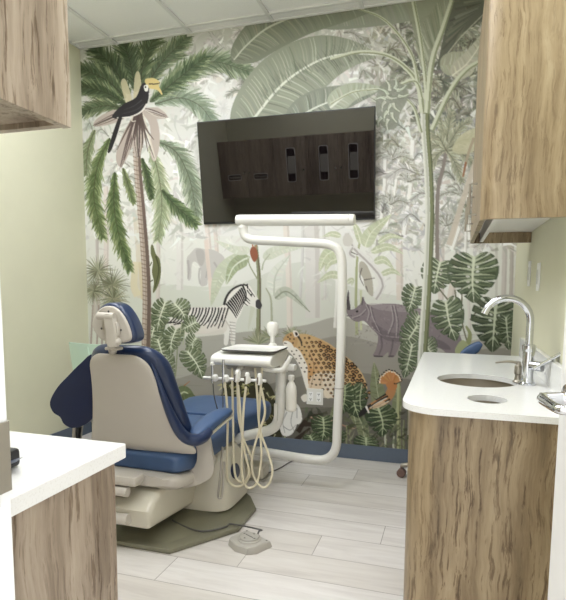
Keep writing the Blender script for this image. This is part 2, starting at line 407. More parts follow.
def paint(M):
    P, S = M.poly, lambda *a, **k: stroke(M, *a, **k)
    R_ = lambda a, b: a+(b-a)*RG.rand()
    # --- misty ground and sky of the print
    M.a[:] = (226, 226, 221)
    for i in range(60):                                   # soft vertical tone: deeper foliage above, clear mist in the middle
        y = -20+i*6; k = max(0, 1-(y+20)/230.)
        P([(60, y), (560, y), (560, y+6), (60, y+6)], mix((229, 228, 224), (176, 178, 166), k**1.3*.8))
    P([(60, 236), (560, 236), (560, 480), (60, 480)], (226, 226, 219))
    P(closed([(60, 292), (150, 284), (230, 286), (300, 262), (345, 285), (430, 300), (560, 310), (560, 480), (60, 480)], 60), (212, 214, 203))
    P(closed([(60, 380), (150, 345), (225, 334), (300, 326), (340, 317), (380, 330), (430, 345), (560, 345), (560, 500), (60, 500)], 80), (176, 173, 163))
    P(closed([(60, 400), (180, 378), (240, 352), (300, 345), (345, 336), (420, 352), (560, 360), (560, 500), (60, 500)], 80), (153, 149, 139))
    P(closed([(60, 420), (150, 405), (235, 392), (330, 372), (420, 380), (560, 390), (560, 500), (60, 500)], 60), (128, 124, 114))
    P(closed([(60, 440), (200, 420), (290, 408), (420, 410), (560, 420), (560, 500), (60, 500)], 60), (104, 100, 90))
    for i in range(170):
        x, y = R_(60, 520), R_(335, 460)
        S([(x, y), (x+R_(10, 40), y+R_(-3, 3))], R_(.6, 2.2), .3, jit(mix((175, 170, 160), (110, 106, 96), (y-335)/110), 8), .35, 5)
    # --- pale trunks in the mist
    for x0, y0, x1, y1, w, c in [(96, 190, 97, 330, 3, (196, 186, 182)), (106, 180, 105, 300, 5, (226, 214, 208)), (136, 210, 141, 298, 7, (216, 206, 188)),
            (157, 200, 158, 300, 4, (214, 204, 196)), (178, 200, 180, 290, 7, (226, 222, 218)), (205, 205, 212, 300, 5, (228, 214, 204)),
            (213, 205, 218, 285, 4, (222, 208, 198)), (286, 225, 290, 335, 6, (226, 216, 206)), (311, 205, 313, 318, 15, (216, 212, 207)),
            (303, 215, 300, 300, 3, (210, 208, 204)), (337, 260, 335, 328, 3.5, (238, 237, 232)), (323, 220, 325, 300, 3, (214, 212, 206)),
            (396, 190, 400, 300, 7, (216, 204, 192)), (398, 140, 397, 250, 6, (214, 202, 190)), (386, 120, 384, 250, 3.5, (228, 228, 222)),
            (440, 200, 441, 300, 6, (212, 202, 194)), (472, 170, 450, 300, 7, (216, 205, 194)), (505, 245, 500, 345, 5, (206, 198, 192)),
            (494, 240, 492, 340, 8, (224, 224, 216)), (512, 240, 508, 350, 4, (188, 180, 172)), (404, 150, 412, 215, 4, (206, 190, 160)), (462, 230, 470, 330, 3, (210, 205, 198))]:
        S([(x0, y0), ((x0+x1)/2+1, (y0+y1)/2), (x1, y1)], w, w, c, .85)
        S([(x0+w*.3, y0), ((x0+x1)/2+1+w*.3, (y0+y1)/2), (x1+w*.3, y1)], w*.3, w*.3, mix(c, (150, 140, 132), .35), .6)
    # --- busy far foliage
    def clutter(n, box, cols, l, w, al=.6, up=True):
        for i in range(n):
            x, y = R_(box[0], box[2]), R_(box[1], box[3]); a = R_(0, 6.28); k = R_(.4, 1)*l
            c = jit(cols[RG.randint(len(cols))], 7)
            b = R_(-.5, .5)
            S([(x, y), (x+np.cos(a)*k*.5-np.sin(a)*b*k*.3, y+np.sin(a)*k*.5+np.cos(a)*b*k*.3), (x+np.cos(a)*k, y+np.sin(a)*k)], R_(.5, 1)*w, .2, c, al*R_(.7, 1), 6)
    grey = [(205, 204, 199), (188, 188, 182), (222, 221, 217), (176, 178, 168), (214, 206, 200), (236, 236, 233)]
    oliv = [(150, 150, 130), (128, 130, 112), (172, 172, 152), (190, 188, 172), (140, 136, 122), (215, 214, 205), (165, 158, 148)]
    clutter(560, (85, 40, 260, 240), grey, 20, 5)
    clutter(420, (190, 0, 380, 125), grey+[(196, 186, 184), (170, 168, 160)], 20, 6)
    clutter(760, (370, -5, 525, 150), oliv, 24, 7, .7)
    clutter(620, (375, 125, 525, 250), grey+[(160, 162, 146), (170, 168, 168), (198, 196, 176)], 22, 4.5, .75)
    clutter(200, (430, 60, 500, 160), [(120, 124, 118), (100, 104, 96), (150, 150, 140), (86, 90, 92), (196, 190, 160)], 22, 7, .7)
    clutter(120, (300, 225, 420, 300), grey, 14, 3, .5)
    clutter(150, (85, 225, 240, 290), [(216, 214, 208), (232, 230, 226), (206, 200, 196)], 12, 3, .5)
    for x, y, r in [(210, 112, 13), (222, 108, 10), (262, 60, 14), (215, 40, 12), (388, 140, 26), (392, 172, 24), (470, 190, 26), (455, 215, 24), (405, 205, 20), (500, 215, 18), (440, 235, 16), (385, 215, 18), (475, 130, 22)]:
        fan(M, (x, y), r, ((150, 150, 142), (214, 212, 206)), 22, w=2.2, al=.7)
    for b in [[(290, 60), (287, 90), (283, 112)], [(303, 35), (300, 60), (305, 85)], [(313, 40), (318, 62), (316, 80)]]:
        S(b, 5, 9, (196, 188, 184), .7)
    for x, y in [(218, 78), (233, 92), (236, 112)]: P(closed([(x-5, y), (x, y-4), (x+6, y), (x, y+5)]), (214, 196, 176), .8)
    # paint flecks and pale leaf shapes
    clutter(260, (190, 5, 380, 125), [(240, 240, 237), (216, 212, 206), (186, 184, 176)], 18, 6, .95); clutter(200, (85, 60, 200, 240), [(242, 242, 240), (204, 204, 198), (186, 188, 180)], 16, 6, .9)
    clutter(520, (375, 20, 525, 250), [(240, 240, 236), (170, 172, 158), (150, 150, 138), (206, 200, 186), (186, 184, 186)], 18, 5.5, .95)
    P(closed([(190, 100), (215, 78), (240, 82), (246, 104), (230, 120), (205, 122)], 40), (238, 238, 236), .6)
    clutter(150, (395, 5, 482, 120), [(112, 114, 98), (128, 130, 112), (96, 98, 88), (146, 148, 128), (120, 112, 108)], 22, 8, .9)
    clutter(110, (378, 60, 485, 150), [(232, 232, 226), (200, 200, 186), (140, 142, 124), (118, 120, 106)], 18, 5, .95)
    for x0, y0, x1, y1, w in [(413, 140, 404, 235, 5), (400, 150, 386, 230, 3), (455, 165, 470, 240, 4), (480, 150, 452, 250, 5), (385, 130, 381, 225, 4), (436, 200, 433, 290, 3), (466, 210, 460, 300, 3)]:
        S([(x0, y0), ((x0+x1)/2+2, (y0+y1)/2), (x1, y1)], w, w, (240, 239, 234), .9); S([(x0+w*.4, y0), ((x0+x1)/2+2+w*.4, (y0+y1)/2), (x1+w*.4, y1)], w*.3, w*.3, (176, 168, 158), .7)
    for x, y, r in [(462, 196, 24), (408, 182, 22), (446, 226, 20), (390, 205, 20), (500, 190, 22), (392, 160, 22)]:
        for e in range(7):
            a = np.radians(200+e*24+R_(-8, 8)); q = np.array((x+np.cos(a)*r, y+np.sin(a)*r*.8+5)); frond(M, [(x, y), ((x+q[0])/2, (y+q[1])/2-4), q], 6, (158, 158, 146), (232, 232, 226), 1.8, 1.8, al=.85)
    def ferns(n, box, cols, L, al=.9):
        for i in range(n):
            x, y = R_(box[0], box[2]), R_(box[1], box[3]); a = R_(-.4, 3.5); l = R_(.7, 1.3)*L; c = cols[RG.randint(len(cols))]
            frond(M, [(x, y), (x+np.cos(a)*l*.5, y-np.sin(a)*l*.35-2), (x+np.cos(a)*l, y-np.sin(a)*l*.3+l*.25)], l*.34, jit(c[0], 6), jit(c[1], 6), 1.9, 2.2, al=al)
    ferns(46, (376, 5, 520, 125), [((104, 106, 92), (176, 178, 156)), ((128, 130, 112), (206, 205, 186)), ((92, 94, 84), (150, 150, 132)), ((150, 148, 140), (226, 224, 216))], 26)
    ferns(40, (376, 120, 520, 245), [((150, 150, 140), (226, 226, 220)), ((170, 168, 164), (240, 240, 236)), ((140, 140, 124), (200, 200, 182))], 24, .85)
    ferns(26, (190, 25, 380, 118), [((170, 168, 160), (226, 224, 218)), ((182, 176, 170), (234, 231, 227)), ((150, 152, 142), (204, 204, 194))], 22, .7)
    ferns(22, (85, 90, 205, 235), [((184, 184, 176), (234, 233, 229)), ((172, 174, 164), (222, 222, 214))], 18, .7)
    # palm of the middle distance on the right
    S([(446, 152), (443, 168), (438, 190), (437, 230), (438, 290)], 3.4, 4, (140, 130, 122))
    for e in [(425, 150), (428, 170), (440, 120), (452, 110), (470, 120), (480, 140), (474, 165), (462, 182), (432, 135)]:
        frond(M, [(446, 150), ((446+e[0])/2, (150+e[1])/2-5), e], 9, (138, 140, 116), (204, 204, 176), 1.6, 1.8, al=.75)
    P(closed([(452, 150), (462, 134), (478, 128), (488, 134), (480, 148), (464, 154)]), (200, 196, 160), .8)
    S([(474, 138), (468, 155), (463, 177)], 3, 2, (176, 160, 136)); S([(466, 162), (463, 177)], 2.2, 1.2, (160, 104, 70))
    S([(476, 160), (463, 200), (449, 245)], 5, 6, (206, 194, 178), .9)
    # --- elephant far off
    eg, ed = (200, 196, 192), (168, 163, 160)
    P(closed([(190, 254), (196, 248), (204, 249), (214, 250), (224, 257), (226, 268), (223, 276), (222, 285), (216, 285), (215, 278), (208, 279), (207, 285), (200, 285), (201, 270), (196, 262), (192, 264), (191, 278), (188, 280), (187, 268), (187, 258)], 70), eg)
    P(closed([(196, 250), (203, 250), (205, 258), (202, 266), (198, 262)], 30), mix(eg, ed, .5))
    for a in [[(206, 252), (208, 264), (206, 278)], [(214, 262), (218, 270), (215, 277)], [(188, 260), (189, 270), (188, 279)], [(200, 268), (199, 276), (200, 284)]]: S(a, 2.2, 1.4, ed, .6)
    S([(193, 264), (196, 267), (199, 266)], 1, .4, (236, 234, 228))
    S([(206, 240), (208, 262), (212, 300)], 4, 4, (226, 208, 196), .8)
    # --- leaning banana plant under the screen
    S([(256, 245), (259, 275), (259, 300), (258, 340)], 3.5, 4.5, (142, 146, 112)); S([(257, 250), (260, 280), (260, 335)], 1.2, 1.5, (108, 100, 78))
    P(closed([(250, 252), (252, 247), (256, 248), (258, 256), (255, 262), (252, 259)]), (156, 92, 66)); S([(253, 247), (251, 238)], 1.5, .5, (180, 120, 86)); S([(256, 248), (257, 238)], 1.5, .5, (176, 130, 96))
    banana(M, [(250, 257), (236, 262), (220, 276), (211, 306)], 17, (186, 194, 166), (214, 218, 198), (196, 202, 178), p=.8)
    banana(M, [(249, 258), (243, 260), (233, 268), (226, 285)], 14, (150, 162, 126), (186, 194, 160), (220, 224, 205), p=.8)
    banana(M, [(250, 250), (236, 250), (214, 240)], 9, (206, 210, 190), (222, 224, 210), None)
    banana(M, [(263, 258), (280, 250), (304, 247)], 11, (196, 202, 180), (220, 222, 208), (206, 210, 190))
    banana(M, [(274, 296), (276, 275), (290, 255)], 16, (212, 214, 202), (226, 228, 218), (196, 200, 184))
    banana(M, [(275, 298), (288, 292), (310, 312)], 10, (178, 184, 166), (206, 208, 194), (150, 156, 136))
    S([(272, 330), (271, 300), (266, 288)], 2.5, 1.2, (172, 176, 150)); S([(258, 280), (250, 266), (248, 258)], 1.4, 1, (160, 166, 136)); S([(262, 270), (264, 262), (270, 254)], 1.4, .8, (170, 176, 146))
    P(closed([(248, 330), (252, 300), (258, 296), (254, 312)]), (204, 206, 186), .7)
    for x, y, r in [(258, 344, 17), (300, 345, 19), (292, 336, 12), (270, 338, 14)]:
        fan(M, (x, y), r, ((118, 122, 92), (178, 182, 148)), 30, 10, 170, 1.5)
    # --- plant with pale leaves right of the post
    S([(357, 335), (356, 300), (357, 262), (360, 240)], 3, 2, (170, 176, 132)); S([(361, 330), (361, 290)], 2.5, 2, (196, 200, 160))
    pl, pd, pr = (212, 216, 190), (180, 188, 150), (226, 228, 208)
    for pts, w in [([(341, 236), (332, 234), (322, 237)], 6), ([(340, 248), (326, 256), (319, 272)], 12), ([(341, 258), (330, 262), (325, 272)], 8), ([(341, 276), (330, 275), (317, 283)], 8),
                   ([(361, 244), (357, 230), (353, 222)], 7), ([(365, 247), (372, 232), (392, 214)], 14), ([(378, 243), (390, 236), (405, 239)], 6), ([(371, 252), (388, 247), (404, 254)], 8),
                   ([(374, 262), (384, 260), (394, 269)], 8), ([(380, 275), (392, 271), (402, 276)], 6), ([(347, 283), (352, 280), (352, 286)], 5)]:
        banana(M, pts, w, pd, pl, pr, step=1.6, ribw=1.0)
    for a in [[(347, 232), (352, 246), (364, 258), (377, 272), (382, 285), (375, 298)], [(352, 246), (349, 252), (354, 256)]]:
        S(a, 6, 7, (222, 220, 216)); S([(x+1, y+1.5) for x, y in a], 2, 2, (168, 162, 156), .8)
    P(closed([(343, 238), (347, 233), (353, 240), (350, 246), (344, 245)]), (206, 202, 194)); P(closed([(360, 262), (366, 264), (372, 278), (373, 296), (366, 290), (363, 278), (359, 272)]), (176, 170, 154), .9)
    for a in [[(364, 280), (375, 278)], [(362, 268), (360, 277), (364, 286)], [(366, 286), (368, 292)], [(351, 252), (358, 255)]]: S(a, 1.3, .6, (110, 104, 98), .9)
    # --- chameleon, fan palms, tall palm trunk
    for x, y, r in [(98, 271, 19), (94, 291, 15), (112, 285, 20), (113, 299, 17)]:
        S([(x, y), (x+1, y+40)], 2, 2.5, (196, 184, 176), .8); fan(M, (x, y), r, ((104, 106, 80), (184, 184, 156)), 46, w=1.5)
    for x in (93, 99, 104, 108): S([(x, 305), (x-2, 345)], 1.6, 2, (150, 128, 118), .6)
    S([(136, 262), (134, 285), (138, 296)], 6, 8, (222, 212, 182)); S([(141, 262), (143, 288), (144, 299)], 5, 6, (214, 200, 168))
    mon = lambda b, t, w, **k: monstera(M, b, t, w, **k)
    # --- zebra
    zw = (232, 229, 222)
    P(closed([(170, 312), (186, 308), (206, 308), (222, 306), (227, 298), (233, 290), (242, 286), (249, 285), (253, 291), (259, 300), (262, 306), (258, 309), (251, 306), (244, 306), (241, 314), (236, 324), (235, 344), (231, 344), (230, 330), (228, 344), (224, 344), (223, 330), (208, 333), (190, 333), (172, 334)], 90), zw)
    zb = (40, 36, 35)
    P(closed([(172, 322), (190, 324), (210, 325), (226, 322), (224, 333), (200, 334), (174, 334)], 40), (212, 202, 190), .45)
    for i in range(17):                                   # body bands sweep back over the rump
        x = 174+i*3.15; j = RG.randn()*.5; r = 16-i
        S([(x+4, 307.6), (x+2.5+j, 314), (x-.5-r*.22, 322), (x-2.5-r*.55, 328.5-(i % 3)*1.2+min(0, 4-r)*.4)], 1.5, 1.0, jit(zb, 6), .95, 12)
        if i % 2: S([(x+2.3+j, 315), (x-.2-r*.3+1.4, 322)], 1.3, .5, jit(zb, 6), .9, 6)
    for i in range(11):
        u = i/10.; a = np.array([226+u*17, 303.5-u*17.5]); b = np.array([236.5+u*10, 318-u*18.5])
        S([a, (a+b)/2+(1.2, .4), b], 1.9, .8, jit(zb, 6), .95, 6)
    S([(224, 305), (227, 296), (233, 289), (241, 285.2), (248, 285)], 2.5, 1.6, (44, 42, 42))
    S([(247, 284), (248, 289)], 2, 1, zb); S([(243, 285), (244, 290)], 2, .6, zb)
    for a in [[(247, 290), (252, 297)], [(249, 289), (255, 297)], [(244, 295), (250, 301)], [(245, 299), (250, 304)], [(243, 302), (248, 306)]]: S(a, 1.2, .5, zb, .9, 5)
    P(closed([(256, 301), (259, 299.5), (262, 305), (260, 309), (256, 307)]), (70, 66, 70)); P(closed([(250.5, 294), (252, 294), (252, 295.6), (250.6, 295.5)]), (30, 28, 28))
    P(closed([(185, 330), (210, 331), (224, 328), (222, 334), (200, 336)]), (220, 212, 202), .5)
    for y in range(322, 343, 3): S([(229.5, y), (236, y+1)], .9, .5, (130, 122, 116), .6, 4)
    S([(224, 318), (231, 330), (232, 342)], 1.2, .6, (196, 186, 176), .8)
    # --- rhino
    rh, rl, rd = (134, 122, 126), (168, 157, 158), (92, 82, 88)
    P(closed([(347, 306), (349, 309), (354, 309), (358, 306), (361, 303), (363, 297), (366, 303), (372, 305), (384, 303.5), (397, 304), (408, 306), (425, 310), (445, 318), (460, 335), (462, 352), (450, 356), (440, 348), (420, 343), (407, 340), (402, 341), (395, 356), (389, 357), (388, 352), (382, 357), (373, 356), (376, 349), (378, 336), (371, 328), (364, 321), (357, 322), (350, 318), (346.5, 312)], 110), rh)
    P(closed([(347.2, 309), (346.6, 300), (348.6, 290), (349.4, 300), (350.5, 309)], 24), (78, 72, 74))
    P(closed([(372, 322), (390, 332), (410, 334), (440, 340), (450, 350), (420, 344), (400, 342), (386, 340), (376, 332)], 50), rd, .45); P(closed([(368, 304), (384, 304), (404, 306), (425, 312), (405, 312), (380, 310)], 40), rl, .5)
    for a in [[(366, 304), (369, 312), (367, 321)], [(370, 306), (373, 318), (380, 333)], [(391, 305), (393, 320), (388, 334)], [(394, 305), (397, 322), (396, 338)], [(352, 318), (360, 315), (366, 309)], [(372, 327), (385, 336), (404, 338)]]:
        S(a, 1.6, 1.0, rl, .9); S([(x+1.3, y+.6) for x, y in a], 1.2, .7, rd, .7)
    for i in range(320):
        x, y = R_(352, 442), R_(306, 345); S([(x, y), (x+R_(-3, 3), y+R_(-2, 3))], R_(.6, 1.6), .3, jit((rh, rl, rd)[RG.randint(3)], 6), .35, 4)
    for a in [[(381, 336), (382, 346), (379, 355)], [(393, 340), (392, 348), (390, 356)]]: S(a, 2.2, 1.4, rd, .55)
    for a in [[(374, 356), (383, 356.5)], [(388, 356.5), (394, 356)]]: S(a, 1.2, 1.2, (70, 64, 66), .8)
    S([(363, 297), (362, 305)], 2, 1.5, rd, .8); P(closed([(356, 311), (358, 310.5), (358, 312), (356.4, 312.4)]), (40, 36, 38))
    S([(347, 316), (352, 315.5)], .8, .4, rd)
    # --- leopard
    P(closed([(286, 336), (292, 332), (297, 334), (306, 334), (318, 338), (330, 344), (344, 355), (355, 364), (364, 377), (367, 390), (358, 396), (330, 398), (324, 386), (322, 390), (310, 392), (306, 388), (308, 375), (303, 360), (297, 350), (289, 347), (284, 342)], 100), (206, 170, 118))
    P(closed([(290, 346), (298, 349), (304, 358), (309, 372), (309, 388), (306, 388), (300, 368), (293, 356), (287, 350)], 50), (234, 227, 216))
    P(closed([(308, 366), (316, 362), (322, 372), (320, 388), (310, 390)], 30), (206, 156, 100)); P(closed([(324, 372), (338, 376), (346, 388), (326, 398)], 30), (226, 210, 186))
    P(closed([(306, 350), (318, 356), (330, 372), (322, 378), (312, 368)], 30), (214, 176, 126), .7)
    P(closed([(312, 376), (330, 372), (346, 382), (352, 396), (312, 396)], 40), (228, 214, 192), .75); P(closed([(318, 340), (336, 350), (352, 366), (362, 380), (350, 376), (330, 360)], 40), (188, 142, 86), .6)
    gx = 0
    for yy in np.arange(334, 398, 4.2):
        gx += 1
        for xx in np.arange(290, 370, 4.8):
            x = xx+(gx % 2)*2+R_(-.8, .8); y = yy+R_(-.8, .8)
            top = np.interp(x, [290, 297, 318, 330, 344, 355, 364, 367], [333, 334, 338, 344, 355, 364, 377, 388])
            if y < top+1.4 or y > top+50 or (x < 308 and y > 349+(x-290)*1.7): continue
            k = np.clip((x-300)/30., 0, 1)*np.clip(1.2-(y-top)/45., .3, 1); r = .95+1.35*k*R_(.85, 1.15); c = jit((46, 34, 26), 6)
            if r > 1.25:
                P(closed([(x-r*1.1, y+R_(-.4, .4)), (x, y-r), (x+r*1.1, y), (x, y+r)], 16), c, .95); P(closed([(x-r*.45, y), (x, y-r*.45), (x+r*.5, y), (x+.2, y+r*.4)], 12), (176, 128, 76))
                S([(x-r*1.2, y+r*.2), (x-r*.2, y+r*.1)], .6, .4, (206, 158, 96), 1, 4)
            else: P(closed([(x-r, y), (x, y-r*.75), (x+r, y), (x, y+r*.75)], 12), c, .92)
    for a in [[(309, 352), (314, 366), (311, 388)], [(323, 372), (320, 386)]]: S(a, .8, .5, (120, 84, 50), .6)
    P(closed([(286, 335), (292, 333), (297, 337), (297, 345), (290, 349), (284, 345), (283, 340)], 40), (196, 156, 104)); P(closed([(284, 341), (290, 342), (294, 348), (288, 350), (284, 346)]), (236, 230, 220))
    for a in [(288, 337), (291, 335), (294, 339), (293, 343), (290, 339)]: P(closed([(a[0]-.9, a[1]), (a[0], a[1]-.8), (a[0]+.9, a[1]), (a[0], a[1]+.8)], 12), (50, 38, 30))
    P(closed([(293, 331), (297, 331), (299, 335), (295, 337)]), (230, 222, 210)); P(closed([(295, 332.5), (297, 332.5), (298, 335), (296, 335.5)]), (60, 46, 38)); S([(298, 336), (301, 341), (302, 346)], 2.4, 1.4, (60, 48, 40), .8)
    S([(284, 343), (287, 343.5)], 1, .6, (60, 46, 40)); P(closed([(301, 397), (306, 394), (309, 399), (304, 402)]), (226, 220, 208))
    # --- croton bush behind the unit, white bloom, twigs
    P(closed([(222, 392), (236, 380), (256, 378), (272, 388), (280, 420), (276, 450), (222, 450)], 50), (62, 60, 40))
    for i in range(150):
        x, y = R_(222, 278), R_(382, 446); a = R_(0, 3.14)
        S([(x, y), (x+np.cos(a)*5, y+np.sin(a)*5)], R_(1, 3), .4, jit([(198, 190, 130), (168, 164, 100), (90, 92, 56), (220, 214, 170)][RG.randint(4)], 8), .85, 5)
    for b in ([(298, 432), (308, 418), (322, 414)], [(304, 424), (318, 424), (326, 416)], [(296, 440), (310, 428)]): S(b, 5, 2, (58, 46, 34))
    S([(310, 417), (330, 420), (352, 428), (372, 424)], 1.8, 1.2, (210, 166, 146)); S([(310, 418), (330, 421), (352, 429)], .8, .5, (120, 90, 70))
    for pts in [[(283, 412), (292, 408), (298, 412), (297, 424), (292, 434), (284, 436), (280, 428)], [(294, 402), (300, 408), (302, 420), (297, 424), (293, 412)]]: P(closed(pts, 40), (232, 230, 224))
    for a in [[(287, 412), (283, 422), (285, 433)], [(293, 410), (291, 422), (294, 431)], [(297, 408), (297, 418)], [(283, 426), (290, 430), (296, 425)]]: S(a, .9, .5, (150, 150, 146), .9)
    S([(285, 436), (284, 450)], 1.6, 1.6, (160, 162, 128))
    # --- broad leaves and reeds along the foot
    lo, ld = (150, 156, 122), (112, 120, 86)
    for pts, w in [([(384, 424), (378, 395), (374, 362)], 15), ([(392, 430), (397, 405), (396, 375)], 10), ([(356, 425), (352, 400), (362, 382)], 12), ([(366, 448), (362, 425), (357, 415)], 12), ([(330, 420), (342, 402), (348, 385)], 12)]:
        banana(M, pts, w, ld, lo, (176, 180, 146), step=1.4, ribw=1.1, p=.85)
    for x, y0, y1, w, c in [(399, 382, 450, 4.2, (176, 180, 134)), (386, 428, 450, 2.5, (206, 208, 184)), (394, 432, 450, 2.5, (206, 208, 186)), (404, 420, 452, 2.5, (140, 144, 110)), (347, 425, 450, 2, (150, 154, 116)), (409, 405, 452, 3, (120, 124, 92))]:
        S([(x, y0), (x-.5, (y0+y1)/2), (x, y1)], w*.8, w, c); S([(x+w*.25, y0), (x-.5+w*.25, (y0+y1)/2), (x+w*.25, y1)], w*.2, w*.3, mix(c, (90, 94, 60), .6))
    clutter(60, (310, 425, 410, 450), [(74, 82, 54), (104, 112, 78), (140, 146, 110)], 14, 3, .8)
    clutter(90, (305, 405, 412, 452), [(52, 58, 40), (66, 74, 50), (92, 100, 70)], 14, 5, .7)
    dk = dict(dark=(38, 52, 34), light=(104, 122, 80), vein=(190, 200, 160))
    mon((352, 388), (359, 418), 30, **dk); mon((345, 386), (340, 416), 22, **dk); mon((378, 408), (382, 437), 32, **dk); mon((366, 438), (364, 456), 26, **dk); mon((323, 418), (322, 441), 26, **dk); mon((310, 436), (316, 454), 18, **dk); mon((340, 432), (334, 452), 16, **dk)
    S([(362, 384), (360, 400), (362, 414)], 1.4, 1, (170, 178, 140))
    # --- hoopoe
    P(closed([(389, 386), (396, 386), (394, 396), (386, 404), (372, 408), (362, 414), (364, 408), (374, 401), (384, 395)], 50), (186, 132, 82))
    for a in [[(388, 396), (380, 400), (368, 408)], [(390, 399), (382, 404), (372, 408)], [(386, 394), (376, 400)]]: S(a, 1.8, 1.2, (40, 34, 30))
    for a in [[(387, 398), (377, 403), (370, 408)], [(389, 401), (381, 405)]]: S(a, 1.0, .7, (230, 222, 206))
    P(closed([(371, 404), (366, 413), (359, 417), (361, 410)], 24), (34, 30, 30)); S([(366, 406), (369, 413)], 2.2, 1.6, (232, 228, 220))
    P(closed([(386, 404), (378, 408), (372, 408), (382, 401)]), (226, 196, 160), .8)
    for i in range(13):
        a = np.radians(12+i*14); e = np.array((390.5, 382))+np.array([np.cos(a), -np.sin(a)])*R_(10.6, 12.2)
        S([(391, 384), e], 1.8, 2.6, jit((196, 132, 76), 8), 1, 5); d = np.array([np.cos(a), -np.sin(a)])
        S([e-d*1.6, e-d*.2], 2, 2, (236, 226, 206), 1, 4); S([e-d*.3, e+d*1.1], 2, 1.4, (44, 36, 32), 1, 4)
    P(closed([(386, 384), (392, 381), (397, 384), (396, 389), (390, 390)], 30), (192, 126, 72)); S([(396, 384), (402, 381)], 1.2, .4, (70, 56, 48)); P(closed([(394, 383.4), (395, 383), (395.4, 384), (394.4, 384.4)]), (20, 18, 18))
    # --- monstera thicket, left of the zebra
    mk = dict(dark=(72, 84, 58), light=(160, 168, 132), vein=(222, 226, 204))
    S([(172, 400), (176, 370), (178, 340)], 1.6, 1, (140, 146, 116))
    mon((156, 322), (152, 352), 22, **mk); mon((158, 340), (166, 366), 24, **mk); mon((165, 303), (157, 332), 22, **mk); mon((175, 304), (186, 320), 24, **mk); mon((196, 322), (181, 330), 18, **mk)
    mon((176, 330), (171, 354), 21, **mk); mon((196, 338), (187, 350), 18, **mk); mon((192, 345), (200, 356), 20, **mk); mon((188, 352), (203, 379), 24, **mk); mon((166, 358), (174, 377), 20, **mk)
    for a in [[(182, 322), (180, 335)], [(185, 330), (183, 345)]]: S(a, 1.2, 1, (176, 180, 150))
    S([(176, 402), (180, 390), (190, 381)], 2.6, .5, (176, 112, 70)); S([(173, 388), (172, 378)], 2, .6, (176, 130, 90)); banana(M, [(174, 404), (184, 392), (197, 402)], 14, (92, 104, 70), (140, 150, 108), (200, 206, 170), step=1.5); banana(M, [(172, 410), (190, 399), (202, 410)], 12, (74, 86, 56), (130, 140, 100), (190, 196, 160), step=1.5)
    # --- monstera thicket on the right
    for a in [[(455, 290), (458, 320)], [(462, 285), (462, 320), (468, 345)], [(470, 320), (486, 300)], [(448, 300), (440, 290)]]: S(a, 1.6, 1.4, (120, 118, 96))
    S([(466, 350), (470, 335), (466, 326)], 6, 2, (150, 156, 108)); P(closed([(455, 352), (462, 340), (470, 348), (468, 360)]), (170, 176, 130))
    mk2 = dict(dark=(62, 76, 54), light=(150, 160, 126), vein=(212, 218, 192))
    mon((415, 288), (408, 313), 24, **mk2); mon((419, 316), (407, 332), 22, **mk2); mon((417, 326), (402, 350), 26, **mk2); mon((412, 345), (404, 378), 24, **mk2); mon((426, 342), (436, 356), 22, **mk2)
    mon((440, 263), (434, 294), 34, **mk2); mon((446, 303), (456, 341), 34, **mk2)
    dk2 = dict(dark=(50, 62, 44), light=(136, 146, 114), vein=(198, 206, 180))
    mon((496, 304), (492, 352), 48, **dk2); mon((506, 318), (509, 350), 22, **dk2)
    mon((474, 258), (474, 303), 52, lobes=7, **mk2)
    # --- tall palm on the left
    tr = curve([(136, 128), (138, 170), (142, 215), (145.5, 260), (147, 300), (146, 350), (145, 410)], 60)
    M.poly(ribbon(tr, np.linspace(7, 9.5, len(tr))), (178, 160, 146)); M.poly(ribbon(tr+(2.2, 0), np.linspace(2.6, 4, len(tr))), (104, 86, 78), .85); M.poly(ribbon(tr-(2.6, 0), 1.2), (206, 192, 178), .8)
    for i in range(62):
        p = tr[min(i, len(tr)-1)]
        S([p+(-4.3, -.6), p+(0, .6), p+(3, .2)], .9, .5, (120, 98, 88), .75, 5)
    P(closed([(151, 246), (153, 245), (156, 254), (160, 260), (161, 274), (158, 286), (153, 293), (154, 282), (152, 272), (153, 262), (151, 254)], 50), (112, 116, 76)); S([(156, 256), (159, 270), (155, 288)], 1.8, .8, (76, 80, 50)); S([(152, 262), (150, 266)], 1.2, .8, (90, 94, 60)); S([(153, 280), (150, 282)], 1.2, .8, (90, 94, 60))
    dkg, ltg = (82, 98, 66), (150, 162, 118)
    hang = dict(lean=.85, step=1.1, wid=2.4)
    frond(M, [(154, 140), (176, 152), (190, 180), (197, 218)], 16, (112, 126, 102), (206, 214, 190), **hang)
    frond(M, [(150, 145), (158, 172), (162, 205), (158, 240)], 15, (140, 152, 116), (222, 226, 196), **hang)
    frond(M, [(162, 190), (174, 204), (197, 225)], 12, (74, 94, 60), (150, 164, 120), **hang)
    frond(M, [(142, 158), (147, 175), (152, 198)], 8, (64, 82, 50), (138, 152, 108), **hang)
    frond(M, [(123, 168), (128, 184), (134, 203)], 7, (102, 116, 76), (178, 186, 140), **hang)
    frond(M, [(115, 172), (114, 203), (119, 235), (130, 270)], 13, (82, 102, 60), (170, 182, 130), **hang)
    frond(M, [(110, 138), (98, 165), (94, 195), (98, 218), (103, 238)], 14, (90, 108, 64), (186, 196, 146), **hang)
    frond(M, [(95, 130), (88, 150), (86, 175)], 10, (120, 132, 96), (200, 206, 172), **hang)
    up = dict(lean=.8, step=1.1, wid=2.6)
    frond(M, [(150, 102), (180, 76), (212, 62), (250, 72)], 20, (104, 120, 92), (198, 206, 178), **up)
    frond(M, [(155, 104), (180, 98), (200, 106), (214, 124)], 18, (118, 134, 110), (204, 214, 194), **up)
    frond(M, [(152, 100), (172, 84), (205, 57)], 17, (74, 94, 62), (166, 178, 138), **up)
    frond(M, [(145, 90), (160, 65), (186, 38)], 18, (84, 100, 72), (174, 182, 150), **up)
